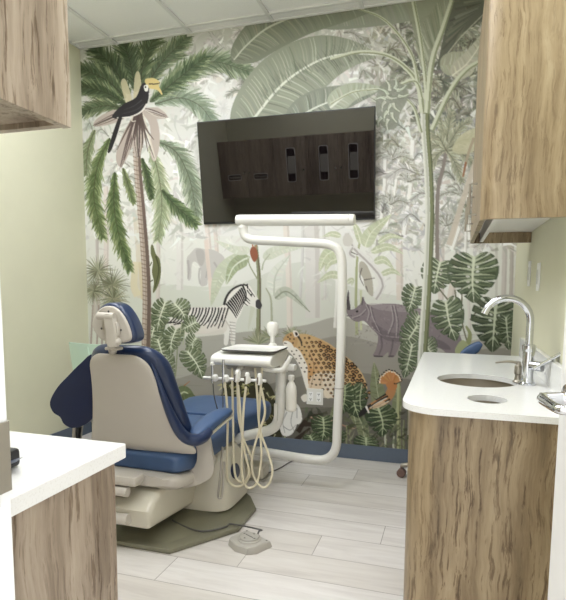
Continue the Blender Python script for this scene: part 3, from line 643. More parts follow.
    frond(M, [(140, 92), (144, 60), (158, 32)], 17, (72, 88, 58), (160, 168, 128), **up)
    frond(M, [(136, 92), (130, 62), (120, 32)], 17, (64, 80, 54), (148, 158, 120), **up)
    frond(M, [(130, 94), (112, 66), (92, 46)], 18, (60, 76, 50), (140, 152, 114), **up)
    frond(M, [(126, 98), (106, 80), (80, 68)], 18, (70, 86, 58), (150, 160, 122), **up)
    frond(M, [(126, 104), (104, 92), (80, 86)], 15, (64, 80, 52), (144, 156, 116), **up)
    frond(M, [(122, 108), (104, 106), (80, 112)], 13, (80, 96, 66), (166, 174, 138), **up)
    for pts in [[(128, 108), (121, 84), (126, 80), (133, 104)], [(134, 106), (135, 76), (140, 74), (142, 104)]]: P(closed(pts, 24), (206, 196, 160), .9)
    sk = (190, 176, 166); sd = (84, 68, 64); sl = (222, 212, 200)
    for pts in [[(132, 110), (114, 110), (98, 118), (94, 126), (108, 125), (124, 119)], [(137, 112), (124, 132), (116, 156), (121, 167), (130, 152), (140, 128)], [(139, 112), (132, 132), (134, 152), (139, 158), (144, 140), (144, 120)], [(142, 112), (150, 126), (151, 156), (156, 160), (160, 140), (157, 120), (148, 110)], [(144, 109), (158, 108), (168, 117), (158, 119), (148, 117)]]:
        P(closed(pts, 40), sk); q = np.array(pts, float); m = q[len(q)//2]
        for k in range(7): o = RG.randn(2)*2.2; S([q[0]+o*.2, (q[0]+m)/2+o, m+o*.4], R_(.8, 2.2), .4, jit((sd, sk, sl, sd)[RG.randint(4)], 8), .75, 8)
    for e in [(124, 160), (130, 150), (139, 158), (143, 148), (148, 152), (117, 150), (135, 140), (154, 140)]: S([(139, 110), ((139+e[0])/2+R_(-1, 1), 128), e], 3.4, .6, jit(sd, 6), .8)
    # --- hornbill
    P(closed([(138, 94), (142, 84), (148, 84), (149, 94), (147, 104), (140, 113), (128, 118), (113, 118), (115, 112), (124, 104), (134, 99)], 60), (48, 44, 48))
    S([(147, 104), (141, 112), (130, 117), (117, 118)], 1.8, 1, (226, 222, 214)); P(closed([(118, 119), (122, 119), (112, 149), (108, 150)], 20), (40, 36, 40)); S([(122, 120), (114, 147)], .8, .6, (220, 216, 210))
    P(closed([(145, 80), (153, 78), (160, 82), (159, 86), (162, 92), (162, 95), (157, 90), (149, 88)], 40), (224, 202, 132)); S([(149, 84), (156, 84), (160, 83)], 1.2, .8, (60, 50, 40))
    P(closed([(144, 86), (148, 85), (148, 91), (145, 91)], 16), (236, 234, 228)); P(closed([(145, 86.6), (146.4, 86.4), (146.4, 87.8), (145, 88)], 10), (20, 18, 20)); S([(133, 116), (132, 121), (136, 121)], 1.4, .8, (210, 200, 186))
    for a in [[(142, 100), (134, 106), (124, 110)], [(144, 104), (136, 110), (122, 114)]]: S(a, 1, .4, (84, 78, 84), .8)
    # --- great banana leaves across the top
    gA, gB, gR = (118, 124, 108), (190, 192, 172), (222, 225, 210)
    banana(M, [(300, 12), (350, 6), (420, 2), (470, -14)], 46, (136, 142, 126), (170, 174, 156), None, step=2.6)
    banana(M, [(232, 62), (244, 48), (264, 30), (300, 15), (350, 6), (410, -4)], 42, (112, 118, 102), (168, 172, 150), None, step=2.0, p=.8, asym=(1.15, .7)); S([(234, 60), (246, 46), (266, 29), (292, 17)], 1.2, 2, (206, 208, 190), 1, 30)
    banana(M, [(238, 142), (256, 116), (283, 84), (316, 62), (345, 54), (378, 55)], 62, (118, 126, 108), (204, 206, 184), gR, step=1.7, ribw=3, p=.72)
    banana(M, [(286, 132), (306, 113), (338, 99), (380, 90)], 34, (112, 120, 106), (182, 186, 166), gR, step=1.7, ribw=2.2, p=.8)
    banana(M, [(330, 108), (352, 92), (386, 88)], 22, (150, 158, 134), (206, 210, 190), gR, step=2, ribw=2.2, p=.5)
    P([(404, -8), (452, -8), (446, 22), (438, 46), (428, 86), (421, 66), (414, 34)], (150, 154, 132), .9)
    for i in range(46):
        u = RG.rand(); S([(mix(424, 450, u)[()] if False else 424+26*u*.9, 70-60*u+R_(-8, 8)), (412+34*u, 40-50*u)], R_(1, 3), .4, jit(mix((116, 122, 98), (190, 192, 168), RG.rand()), 6), .6, 5)
    P([(454, -8), (492, -8), (492, 10), (476, 25), (458, 36), (446, 56), (436, 72), (442, 44), (448, 18)], (104, 106, 92))
    for i in range(50):
        u = RG.rand(); S([(440+16*RG.rand()+14*u, 60-62*u), (458+30*u, 34-38*u)], R_(1, 3), .4, jit(mix((82, 84, 74), (138, 140, 120), RG.rand()), 6), .6, 5)
    S([(444, 58), (462, 36), (490, 8)], 1, 1, (188, 188, 168), .9)
    banana(M, [(440, 66), (462, 62), (490, 52)], 24, (150, 152, 130), (190, 190, 166), None, step=2.2)
    banana(M, [(452, 76), (470, 60), (495, 20)], 20, (170, 168, 148), (206, 204, 184), (222, 220, 202), step=2.2, ribw=1.6)
    # --- great trunk of the banana tree
    t2 = curve([(424.5, 104), (425, 130), (428, 170), (429.5, 215), (428, 260), (426, 300), (423, 345), (420, 400), (418, 452)], 70)
    M.poly(ribbon(t2, np.linspace(6, 10.5, len(t2))), (206, 207, 194)); M.poly(ribbon(t2+(2.6, 0), np.linspace(3.6, 4.6, len(t2))), (128, 134, 96)); M.poly(ribbon(t2+(4.2, 0), 1.4), (96, 102, 70), .9); M.poly(ribbon(t2-(1, 0), 1.6), (184, 186, 170), .8); M.poly(ribbon(t2-(3.4, 0), 1.6), (226, 226, 216), .9)
    for i in range(120):
        u = RG.rand(); x = 262+110*u; y = 104-52*u**.6+R_(-10, 8); S([(x, y), (x-6, y-9)], R_(.6, 1.8), .3, jit((104, 110, 96), 8), .35, 4)
    # ribs gather into the crown of the big trunk
    rb, rg = (206, 210, 186), (138, 144, 110)
    for pts, w0, w1 in [([(330, 59), (358, 52), (386, 55), (406, 68), (418, 85), (423, 113)], 2.5, 6), ([(355, 8), (380, 17), (398, 34), (412, 56), (418, 82)], 2, 4), ([(413, 0), (420, 37), (425, 76), (426, 100)], 4, 4),
                        ([(452, 0), (443, 28), (432, 62), (427, 113)], 4, 6), ([(490, 56), (466, 70), (449, 93), (432, 130)], 3.5, 5), ([(330, 104), (353, 92), (378, 89)], 2, 2), ([(398, 85), (415, 81), (422, 99)], 3, 4), ([(402, 95), (414, 108), (421, 132)], 2, 4)]:
        S(pts, w0, w1, rb, 1, 30); S([(x+w1*.25, y+w1*.18) for x, y in pts], w0*.4, w1*.4, rg, .9, 30)
    P(closed([(378, 90), (390, 80), (404, 86), (408, 98), (400, 114), (396, 128), (384, 128), (376, 112)], 40), (138, 142, 126), .85)
    for k, (x, y) in enumerate([(384, 92), (388, 86), (395, 84), (401, 88), (381, 99), (403, 95), (384, 106), (390, 109), (396, 107), (391, 97), (386, 116), (394, 117), (380, 122), (388, 124)]):
        a = np.arctan2(y-97, x-391)+RG.randn()*.2; v = np.array([np.cos(a), np.sin(a)]); w = np.array([-v[1], v[0]]); c = np.array((x, y))
        bn = [c-v*5, c+w*1.6, c+v*6]
        S(bn, 4.4, 2.2, (120, 128, 108), .9, 8); S(bn, 3.4, 1.2, jit((206, 211, 192), 5), 1, 8); S([c-v*4+w*.8, c+w*2.3, c+v*5+w*.6], .8, .4, (150, 158, 134), .8, 8)
    return M
# ---------------------------------------------------------------- setting
W = .1
struct(MB().box(((XL+XR)/2, (YF+WALL_Y)/2-.9, -.05), (XR-XL+.4, WALL_Y-YF+2.2, .1)).build('floor', floor_mat()))
struct(MB().box(((XL+XR)/2, WALL_Y+W/2, CEIL/2), (XR-XL+2*W, W, CEIL)).build('wall_back', 'wall'))
struct(MB().box((XL-W/2, (YF+WALL_Y)/2-.06, CEIL/2), (W, WALL_Y-YF+.12, CEIL)).build('wall_left', 'wall'))
struct(MB().box((XR+W/2, (YF+WALL_Y)/2-.06, CEIL/2), (W, WALL_Y-YF+.12, CEIL)).build('wall_right', 'wall'))
DX0, DX1, DH = -.498, .36, 2.13           # doorway
w = MB(); w.box(((XL+DX0-.03)/2, YF-.06, CEIL/2), (DX0-.03-XL, .12, CEIL)); w.box(((DX0-.03+XR)/2, YF-.06, (CEIL+DH)/2), (XR-DX0+.03, .12, CEIL-DH))
struct(w.build('wall_front', 'wall'))
# door lining
t = MB(); t.box((DX0-.015, YF-.06, DH/2), (.03, .124, DH), .003); struct(t.build('trim_1', 'white_paint'))
t = MB(); t.box((DX1+.0075, YF-.06, DH/2), (.015, .124, DH), .003); struct(t.build('trim_2', 'white_paint'))
t = MB(); t.box(((DX0+DX1)/2, YF-.06, DH+.0), (DX1-DX0, .124, .03), .003); struct(t.build('trim_3', 'white_paint'))
sp = MB(); z0, z1 = .965, 1.078
T_ = [(YF-.05, z0), (YF-.018, z0), (YF-.018, z0+.014), (YF+.001, z0+.014), (YF+.001, z1-.014), (YF-.018, z1-.014), (YF-.018, z1), (YF-.05, z1)]
sp.prism([(DX0+.0002, y, z) for y, z in T_], (.0028, 0, 0), .0008, 2)
for z in (z0+.012, z1-.012): sp.lathe((DX0+.003, YF-.03, z), [(.005, 0), (.004, .0012), (0, .0012)], 12, rot('Y', 90))
tag(sp.build('strike_plate', 'satin', None, loc=(DX0, YF-.03, z0)), 'satin steel strike plate on the white door frame at left', 'strike plate')
# baseboards
BH = .103
for nm, c, d in (('baseboard_back', ((XL+XR)/2, WALL_Y-.006, BH/2), (XR-XL-.03, .012, BH)), ('baseboard_left', (XL+.006, (YF+WALL_Y)/2, BH/2), (.012, WALL_Y-YF-.02, BH)), ('baseboard_right', (XR-.006, 3.43, BH/2), (.012, .59, BH))):
    struct(MB().box(c, d, .003).build(nm, 'slate'))
# ceiling tiles and grid
struct(MB().box(((XL+XR)/2, (YF+WALL_Y)/2-.06, CEIL+.03), (XR-XL+.2, WALL_Y-YF+.32, .06)).build('ceiling', 'ceiling'))
g = MB(); xs = [-2.503+.622*k for k in range(5)]; ys = [3.633-.622*k for k in range(6)]
for x in xs: g.box((x, (YF+WALL_Y)/2, CEIL-.006), (.024, WALL_Y-YF, .012), .001)
for y in ys: g.box(((XL+XR)/2, y, CEIL-.006), (XR-XL, .024, .0115), .001)
g.box(((XL+XR)/2, WALL_Y-.009, CEIL-.004), (XR-XL, .018, .012)); g.box((XL+.009, (YF+WALL_Y)/2, CEIL-.004), (.018, WALL_Y-YF, .012)); g.box((XR-.009, (YF+WALL_Y)/2, CEIL-.004), (.018, WALL_Y-YF, .012))
struct(g.build('trim_4', 'tbar'))
# the room's lamps: lay-in panels of the ceiling grid
def panel(ix, iy, lab):
    x = (xs[ix]+xs[ix+1])/2; y0, y1 = ys[iy], ys[iy+2]; y = (y0+y1)/2
    o = thing('ceiling_light', lab, 'ceiling light', (x, y, CEIL), 'flat panel lights of the ceiling grid')
    f = MB(); hw, hl = .297, .608
    for sx in (-1, 1): f.box((x+sx*(hw-.012), y, CEIL-.012), (.024, 2*hl, .022), .002)
    for sy in (-1, 1): f.box((x, y+sy*(hl-.012), CEIL-.012), (2*hw-.048, .024, .022), .002)
    f.build('frame', 'tbar', o)
    MB().box((x, y, CEIL-.014), (2*hw-.05, 2*hl-.05, .008)).build('diffuser', 'lightbox', o)
panel(0, 1, 'ceiling light panel left of the dental chair'); panel(2, 1, 'ceiling light panel above the dental delivery unit'); panel(1, 3, 'ceiling light panel nearest the door wall, left'); panel(3, 3, 'ceiling light panel nearest the door, right')
# ---------------------------------------------------------------- jungle wallpaper (a flat printed sheet, its picture held as vertex colours)
def wallpaper():
    x0, x1, z0, z1 = XL, XR, .1, CEIL
    M = paint(Print(x0, x1, z0, z1)); a = M.a
    h2, w2 = a.shape[0]//2, a.shape[1]//2
    a = a[:h2*2, :w2*2].reshape(h2, 2, w2, 2, 3).mean((1, 3))/255.
    lum = a.mean(-1, keepdims=True); a = np.clip(lum+(a-lum)*.86, 0, 1); a = np.clip(.5+(a-.5)*1.06, .02, 1)      # the print is a muted one
    a = np.where(a <= .04045, a/12.92, ((a+.055)/1.055)**2.4)*PRINT_ALBEDO
    nx, nz = w2, h2; X = x0+(np.arange(nx)+.5)*(x1-x0)/nx; Z = z1-(np.arange(nz)+.5)*(z1-z0)/nz
    X[0], X[-1], Z[0], Z[-1] = x0, x1, z1, z0
    co = np.zeros((nz, nx, 3), np.float32); co[..., 0] = X[None]; co[..., 1] = WALL_Y-.0015; co[..., 2] = Z[:, None]
    idx = np.arange(nx*nz).reshape(nz, nx); q = np.stack([idx[:-1, :-1], idx[1:, :-1], idx[1:, 1:], idx[:-1, 1:]], -1).reshape(-1, 4)
    me = D_.meshes.new('wallpaper_mural'); me.vertices.add(nx*nz); me.vertices.foreach_set('co', co.ravel())
    me.loops.add(q.size); me.loops.foreach_set('vertex_index', q.ravel().astype(np.int32)); me.polygons.add(len(q))
    me.polygons.foreach_set('loop_start', np.arange(0, q.size, 4, dtype=np.int32)); me.polygons.foreach_set('loop_total', np.full(len(q), 4, np.int32)); me.update(); me.validate()
    ca = me.color_attributes.new('print', 'FLOAT_COLOR', 'POINT'); c4 = np.ones((nx*nz, 4), np.float32); c4[:, :3] = a.reshape(-1, 3); ca.data.foreach_set('color', c4.ravel())
    m, nt, b = new_mat('printed_vinyl'); at_ = nt.nodes.new('ShaderNodeAttribute'); at_.attribute_name = 'print'; nt.links.new(at_.outputs['Color'], b.inputs['Base Color']); b.inputs['Roughness'].default_value = .55; b.inputs['Specular IOR Level'].default_value = .35
    me.materials.append(m); o = D_.objects.new('wallpaper_mural', me); COL.objects.link(o)
    tag(o, 'jungle wallpaper mural with palms, zebra, leopard and rhino covering the back wall', 'wallpaper')
wallpaper()
# ---------------------------------------------------------------- screen on the wall
def tv():
    zc, hw, hh = 2.027, .6325, .356; x = -1.1515; tilt = rot('X', 8.2)
    c = Vector((x, 3.6675, zc)); o = thing('wall_television', 'black flat wall television tilted down above the zebra and leopard', 'television', c)
    f = MB(); f.box(c+tilt @ Vector((0, .012, 0)), (2*hw, .03, 2*hh), .004, tilt); f.build('case', 'black', o)
    s = MB(); s.box(c+tilt @ Vector((0, -.0042, .004)), (2*hw-.012, .003, 2*hh-.02), .0008, tilt); s.build('screen', 'screen', o)
    b = MB()
    for sx in (-.2, .2):
        b.box((x+sx, 3.715, zc-.02), (.035, .03, .34), .004); b.box((x+sx, 3.7385-.012, zc), (.06, .022, .42), .003)
    b.box((x, 3.73, zc), (.55, .016, .06), .003); b.build('wall_bracket', 'black', o)
tv()
# ---------------------------------------------------------------- casework on the right
RX = -.142; RY0, RY1, TOPZ = 1.66, 3.126, .86
def right_counter():
    r = .12; out = [(XR-.002, RY0), (XR-.002, RY1), (RX+.0, RY1)]
    out = [(RX+r+(-r)*math.sin(0), RY0)] if False else out
    o2 = [(x, y) for x, y in arc(RX+r, RY0+r, r, 180, 270, 12)]
    loop = [(p[0], p[1], TOPZ-.02) for p in out+o2]
    holes = [circle(.104, 2.243, TOPZ-.02, .150, .158), circle(.122, 1.868, TOPZ-.02, .062, .07)]
    top = MB().prism(loop, (0, 0, .02), holes=[h[::-1] for h in holes])
    o = tag(top.build('countertop', 'quartz', None, 30), 'white quartz countertop with round sink and rounded corner, right side', 'countertop')
    bs = MB().box((XR-.012, (RY0+RY1)/2+.0, TOPZ+.05), (.02, RY1-RY0-.01, .1), .003)
    bs.build('backsplash', 'quartz', o)
    k = MB(); k.lathe((.104, 2.243, TOPZ-.02), [(.172, 0), (.172, -.004), (.168, -.05), (.155, -.12), (.12, -.148), (.03, -.155), (.0, -.155), (.0, -.152), (.03, -.152), (.118, -.145), (.152, -.118), (.164, -.05), (.166, 0), (.172, 0)], 48, None, False); k.build('sink_bowl', 'bowl', o)
    k = MB(); k.lathe((.122, 1.868, TOPZ-.02), [(.075, .0), (.075, -.2), (.071, -.2), (.071, 0), (.075, 0)], 40, None, False); k.build('waste_chute', 'bowl', o)
    return o
ct = right_counter()
def sink_cabinet():
    o = thing('sink_cabinet', 'weathered oak base cabinet under the sink countertop, curved corner towards the door', 'cabinet', (.13, (RY0+RY1)/2, 0))
    x0, y0, r = RX+.022, RY0+.02, .10; zt = TOPZ-.02
    # carcass: a rounded shell with open top
    out = [(XR-.002, y0)]+[(x, y) for x, y in arc(x0+r, y0+r, r, 270, 180, 12)]+[(x0, y0+.20)]
    inn = [(x0+.018, y0+.20)]+[(x, y) for x, y in arc(x0+r, y0+r, r-.018, 180, 270, 12)]+[(XR-.002, y0+.018)]
    sh = MB().prism([(x, y, .0) for x, y in out+inn], (0, 0, zt)); sh.build('end_panel', 'oak', o, 40)
    b = MB(); b.box(((x0+XR)/2, RY1-.03, zt/2), (XR-x0-.004, .018, zt)); b.build('back_side', 'melamine', o); b = MB(); b.box((x0+.06+(XR-x0-.06)/2, (y0+.2+RY1)/2, .09), (XR-x0-.062, RY1-y0-.26, .016)); b.box((x0+.062, (y0+.2+RY1)/2-.02, .04), (.016, RY1-y0-.24, .09)); b.build('bottom_shelf', 'melamine', o)
    n = 3; L0 = y0+.203; L1 = RY1-.022
    for k in range(n):
        a, c = L0+(L1-L0)*k/n+.002, L0+(L1-L0)*(k+1)/n-.002
        d = MB().box((x0+.009, (a+c)/2, (zt+.1)/2), (.018, c-a, zt-.104), .0015).build('door', 'oak', o)
        MB().tube([(x0-.001, c-.06, .62), (x0-.03, c-.06, .62), (x0-.03, c-.06, .74), (x0-.001, c-.06, .74)], .005, 10).build('handle', 'satin', d)
sink_cabinet()
def upper_right():
    x0, y0, y1, zb, zt = .0785, 1.975, 3.06, 1.455, 2.40; r = .045
    o = thing('wall_cabinet', 'oak wall cabinet with rounded edge hanging above the sink counter, upper right', 'cabinet', (.22, 2.5, zb))
    out = [(XR-.002, y0)]+[(x, y) for x, y in arc(x0+r, y0+r, r, 270, 180, 10)]+[(x0, y0+.07), (x0+.018, y0+.07)]+[(x, y) for x, y in arc(x0+r, y0+r, r-.018, 180, 270, 10)]+[(XR-.002, y0+.018)]
    MB().prism([(x, y, zb) for x, y in out], (0, 0, zt-zb)).build('end_panel', 'oak', o, 40)
    MB().box(((x0+XR)/2+.008, y1-.009, (zb+zt)/2), (XR-x0-.02, .018, zt-zb)).build('side_panel', 'oak', o)
    b = MB(); b.box(((x0+XR)/2+.012, (y0+y1)/2, zb+.062), (XR-x0-.03, y1-y0-.04, .016)); b.box((x0+.055, (y0+y1)/2, zb+.035), (.016, y1-y0-.04, .06)); b.build('bottom_panel', 'melamine', o); b = MB(); b.box(((x0+XR)/2+.012, (y0+y1)/2, zt-.01), (XR-x0-.03, y1-y0-.04, .016)); b.build('top_panel', 'melamine', o)
    n = 3
    for k in range(n):
        a = y0+.072+(y1-y0-.074)*k/n+.002; c = y0+.072+(y1-y0-.074)*(k+1)/n-.002
        d = MB().box((x0+.009, (a+c)/2, (zb+zt)/2), (.018, c-a, zt-zb), .0015).build('door', 'oak', o)
        MB().tube([(x0-.001, c-.05, zb+.06), (x0-.028, c-.05, zb+.06), (x0-.028, c-.05, zb+.18), (x0-.001, c-.05, zb+.18)], .005, 10).build('handle', 'satin', d)
upper_right()
# faucet
def faucet():
    bx, by = .282, 2.20
    o = thing('sink_faucet', 'chrome gooseneck faucet with slanted lever beside the sink', 'faucet', (bx, by, TOPZ))
    MB().lathe((bx, by, TOPZ), [(.031, 0), (.031, .006), (.024, .012), (.021, .03), (.021, .125), (.024, .13), (.024, .15), (.018, .155), (0, .155)], 28).build('body', 'chrome', o)
    sp_ = [(bx, by, TOPZ+.15), (bx, by, TOPZ+.30)]
    sp_[-1] = (bx, by, TOPZ+.228); R = .084
    for k in range(0, 14): a_ = math.radians(k*12.6); sp_.append((bx-R+R*math.cos(a_), by-.012*(k/12), TOPZ+.242+R*math.sin(a_)))
    MB().tube(sp_, .0135, 18).build('spout', 'chrome', o)
    l = MB(); l.tube([(bx, by, TOPZ+.075), (bx+.045, by-.03, TOPZ+.075)], .019, 18); l.build('valve', 'chrome', o)
    v = MB(); v.box((bx+.062, by-.05, TOPZ+.10), (.12, .03, .013), .005, Matrix.Rotation(math.radians(-32), 3, 'Z') @ rot('Y', -35)); v.build('lever', 'chrome', o)
faucet()
def dispenser():
    bx, by = .255, 2.245
    o = thing('soap_dispenser', 'small satin soap dispenser with thin spout left of the faucet', 'soap dispenser', (bx, by, TOPZ))
    MB().lathe((bx, by, TOPZ), [(.02, 0), (.02, .004), (.014, .01), (.011, .03), (.015, .034), (.015, .065), (.009, .07), (.006, .082), (0, .082)], 24).build('pump', 'satin', o)
    MB().tube([(bx, by, TOPZ+.076), (bx-.04, by-.005, TOPZ+.08), (bx-.085, by-.01, TOPZ+.074)], [.006, .0045, .003], 10, 4).build('spout', 'satin', o)
dispenser()
# wall plates beyond the counter
for y, h, lab in ((3.04, .128, 'white wall plate above the counter, the one farther from the door'), (2.725, .128, 'white wall plate above the counter, the one nearer the door')):
    z = 1.297 if y > 2.9 else 1.275
    o = thing('switch_plate', lab, 'wall plate', (XR, y, z), 'wall plates over the sink counter')
    MB().box((XR-.003, y, z), (.006, .075, h), .002).build('plate', 'white_paint', o)
    MB().box((XR-.007, y, z), (.006, .034, .066), .002).build('rocker', 'enamel', o)
# ---------------------------------------------------------------- open door on the right
def door():
    hx, hy = DX1-.002, YF+.02; fx, fy = .24, 1.33
    a = math.atan2(fy-hy, fx-hx); L = math.hypot(fx-hx, fy-hy); R = Matrix.Rotation(a, 3, 'Z')
    P = lambda u, v, z: Vector((hx, hy, 0))+R @ Vector((u, v, 0))+Vector((0, 0, z))       # v>0: the face towards the room's left
    o = D_.objects.new('door_1', None); COL.objects.link(o); o.location = (hx, hy, 0); struct(o)
    MB().box(P(L/2, -.02, 1.055), (L, .04, 2.10), .002, R).build('door_leaf', 'white_paint', o)
    h = MB(); u, z = L-.065, .990
    h.lathe(P(u, 0, z), [(.033, 0), (.033, .006), (.030, .010), (.016, .012), (.013, .02), (.011, .062), (0, .062)], 28, Matrix.Rotation(a, 3, 'Z') @ rot('X', -90))
    h.tube([P(u, .048, z), P(u-.012, .060, z), P(u-.05, .062, z), P(u-.105, .060, z), P(u-.118, .05, z), P(u-.12, .022, z)], [.011, .012, .011, .010, .010, .009], 14, 4)
    h.build('lever_handle', 'chrome', o)
    MB().box(P(L+.0005, -.02, z), (.003, .025, .12), .001, R).build('latch_plate', 'satin', o)
    for z in (.25, 1.05, 1.85): MB().tube([P(-.004, .004, z-.05), P(-.004, .004, z+.05)], .006, 12).build('hinge', 'satin', o)
door()
# ---------------------------------------------------------------- casework on the left, along the door wall
LX, LY, LTZ = -.668, .997, .88
def left_counter():
    r = .005; pts = [(XL+.002, YF+.002), (LX, YF+.002)]+arc(LX-r, LY-r, r, 0, 90, 5)+[(XL+.002, LY)]
    tag(MB().prism([(x, y, LTZ-.032) for x, y in pts], (0, 0, .032), .0025, 2).build('countertop', 'quartz', None, 30, loc=(LX-.5, LY-.2, LTZ-.032)), 'long white quartz countertop along the door wall at left', 'countertop')
    xe = LX-.017; bw = .536; zt = LTZ-.032; ye = LY-.018
    proto = None; labs = ['weathered oak base cabinet nearest the door, end panel showing', 'weathered oak base cabinet second from the door', 'weathered oak base cabinet third from the door', 'weathered oak base cabinet in the left corner']
    for k in range(4):
        cx = xe-bw*(k+.5)
        if k == 0:
            proto = thing('base_cabinet', labs[0], 'cabinet', (cx, YF+.002, 0), 'base cabinets along the door wall')
            b = MB()
            for sx in (-1, 1): b.box((cx+sx*(bw/2-.009), (YF+ye)/2-.008, zt/2), (.018, ye-YF-.02, zt), .001)
            b.box((cx, (YF+ye)/2-.01, .1), (bw-.038, ye-YF-.03, .016)); b.box((cx, YF+.012, zt/2), (bw-.038, .012, zt-.01)); b.box((cx, ye-.07, .045), (bw-.038, .016, .09)); b.build('body', 'oak_lit_grey', proto)
            for sx in (-1, 1):
                d = MB().box((cx+sx*bw/4, ye-.009, (zt+.1)/2), (bw/2-.003, .018, zt-.104), .0015).build('door', 'oak_lit_grey', proto)
                MB().tube([(cx+sx*.03, ye-.002, .62), (cx+sx*.03, ye+.028, .62), (cx+sx*.03, ye+.028, .74), (cx+sx*.03, ye-.002, .74)], .005, 10).build('handle', 'satin', d)
        else:
            c = copy_thing(proto); c.location.x = cx; c['label'] = labs[k]
left_counter()
def left_upper():
    yf, zb, zt = .872, 1.513, 2.19; dp = yf-YF
    # (right end, left end, door edges, slot per door: u = upright, l = lying, knob side)
    units = [(-.685, -.958, [(None, 1)], 'weathered oak wall cabinet nearest the door, upper left'), (-.96, -1.70, [('u', -1), ('u', 1)], 'weathered oak wall cabinet with two upright glove slots, second from the door'),
             (-1.702, -2.11, [('u', 1)], 'weathered oak single-door wall cabinet with one upright glove slot'), (-2.112, -2.838, [('l', -1), ('l', 1)], 'weathered oak wall cabinet with two lying glove slots in the left corner')]
    for ui, (xa, xb, doors, lab) in enumerate(units):
        cx = (xa+xb)/2; bw = xa-xb; o = thing('wall_cabinet', lab, 'cabinet', (cx, YF+.002, zb), 'wall cabinets along the door wall')
        b = MB()
        for sx in (-1, 1): b.box((cx+sx*(bw/2-.0095), (YF+yf)/2+.001, (zb+zt)/2), (.018, dp-.004, zt-zb), .0008)
        b.box((cx, (YF+yf)/2, zb+.02), (bw-.037, dp-.03, .016)); b.box((cx, (YF+yf)/2, zt-.01), (bw-.037, dp-.03, .016)); b.box((cx, YF+.012, (zb+zt)/2), (bw-.037, .012, zt-zb-.01)); b.build('body', 'oak_lit_grey', o)
        n = len(doors); w_ = (bw-.038)/n-.003
        for di, (kind, ks) in enumerate(doors):
            px = xa-.019-(bw-.038)*(di+.5)/n; kx = px+ks*(w_/2-.03)
            q = [(px-w_/2, yf-.018, zb+.002), (px+w_/2, yf-.018, zb+.002), (px+w_/2, yf-.018, zt-.002), (px-w_/2, yf-.018, zt-.002)]
            if kind:
                hw, hh, cz = (.05, .19, zb+.36) if kind == 'u' else (.085, .03, zb+.25)
                rr = .02; hp_ = [(px+x, yf-.018, cz+z) for x, z in arc(hw-rr, hh-rr, rr, 0, 90, 5)+arc(-hw+rr, hh-rr, rr, 90, 180, 5)+arc(-hw+rr, -hh+rr, rr, 180, 270, 5)+arc(hw-rr, -hh+rr, rr, 270, 360, 5)]
                d = MB().prism(q, (0, .018, 0), holes=[hp_]).build('door', 'oak_lit_grey', o)
                MB().prism([(px+(p[0]-px)*(1+.007/hw), yf-.001, cz+(p[2]-cz)*(1+.007/hh)) for p in hp_], (0, .003, 0), holes=[[(p[0], yf-.001, p[2]) for p in hp_]]).build('slot_trim', 'frost', d)
                g = MB()
                if kind == 'u': g.box((px, yf-.035, cz), (2*hw-.004, .03, .2), .003)
                else: g.box((px, yf-.04, cz), (2*hw-.004, .03, .02), .003)
                g.build('glove_box', 'grey', d)
            else: d = MB().prism(q, (0, .018, 0)).build('door', 'oak_lit_grey', o)
            MB().lathe((kx, yf, zb+.30), [(.006, 0), (.006, .014), (.013, .018), (.013, .024), (0, .026)], 16, rot('X', -90)).build('knob', 'chrome', d)
left_upper()
def gadget():
    x, y = -.778, .79
    o = thing('tape_dispenser', 'small dark tabletop dispenser on the left countertop beside the door frame', 'dispenser', (x, y, LTZ))
    b = MB(); b.box((x-.03, y-.01, LTZ+.019), (.075, .05, .036), .008); b.build('body', 'black', o)
    b = MB(); b.prism([(x-.055, y-.03, LTZ+.018), (x+.006, y-.03, LTZ+.018), (x+.03, y-.03, LTZ+.026), (x+.012, y-.03, LTZ+.014), (x-.055, y-.03, LTZ+.012)], (0, .028, 0), .002, 2); b.build('arm', 'bluegrey', o)
    MB().lathe((x-.035, y-.012, LTZ+.037), [(.028, 0), (.028, .012), (.02, .016), (0, .016)], 24).build('cap', 'grey', o)
gadget()
# outlet on the mural
c = at(315, 396.5, WALL_Y); o = thing('wall_outlet', 'white four-socket outlet plate on the mural beside the leopard', 'outlet', (c.x, WALL_Y, c.z))
MB().box((c.x, WALL_Y-.005, c.z), (.122, .007, .118), .003).build('plate', 'enamel', o)
for sx in (-1, 1):
    r_ = MB()
    r_.box((c.x+sx*.03, WALL_Y-.009, c.z), (.034, .005, .068), .0015); r_ = r_.build('receptacle', 'white_paint', o)
    for sz in (-.019, .019):
        s_ = MB()
        for dx in (-.006, .006): s_.box((c.x+sx*.03+dx, WALL_Y-.0122, c.z+sz+.003), (.0022, .002, .008))
        s_.ball((c.x+sx*.03, WALL_Y-.0118, c.z+sz-.008), (.0026, .001, .0026), None, 10)
        s_.box((c.x+sx*.03, WALL_Y-.0116, c.z+sz), (.014, .0008, .003)); s_.build('socket', 'black', r_)
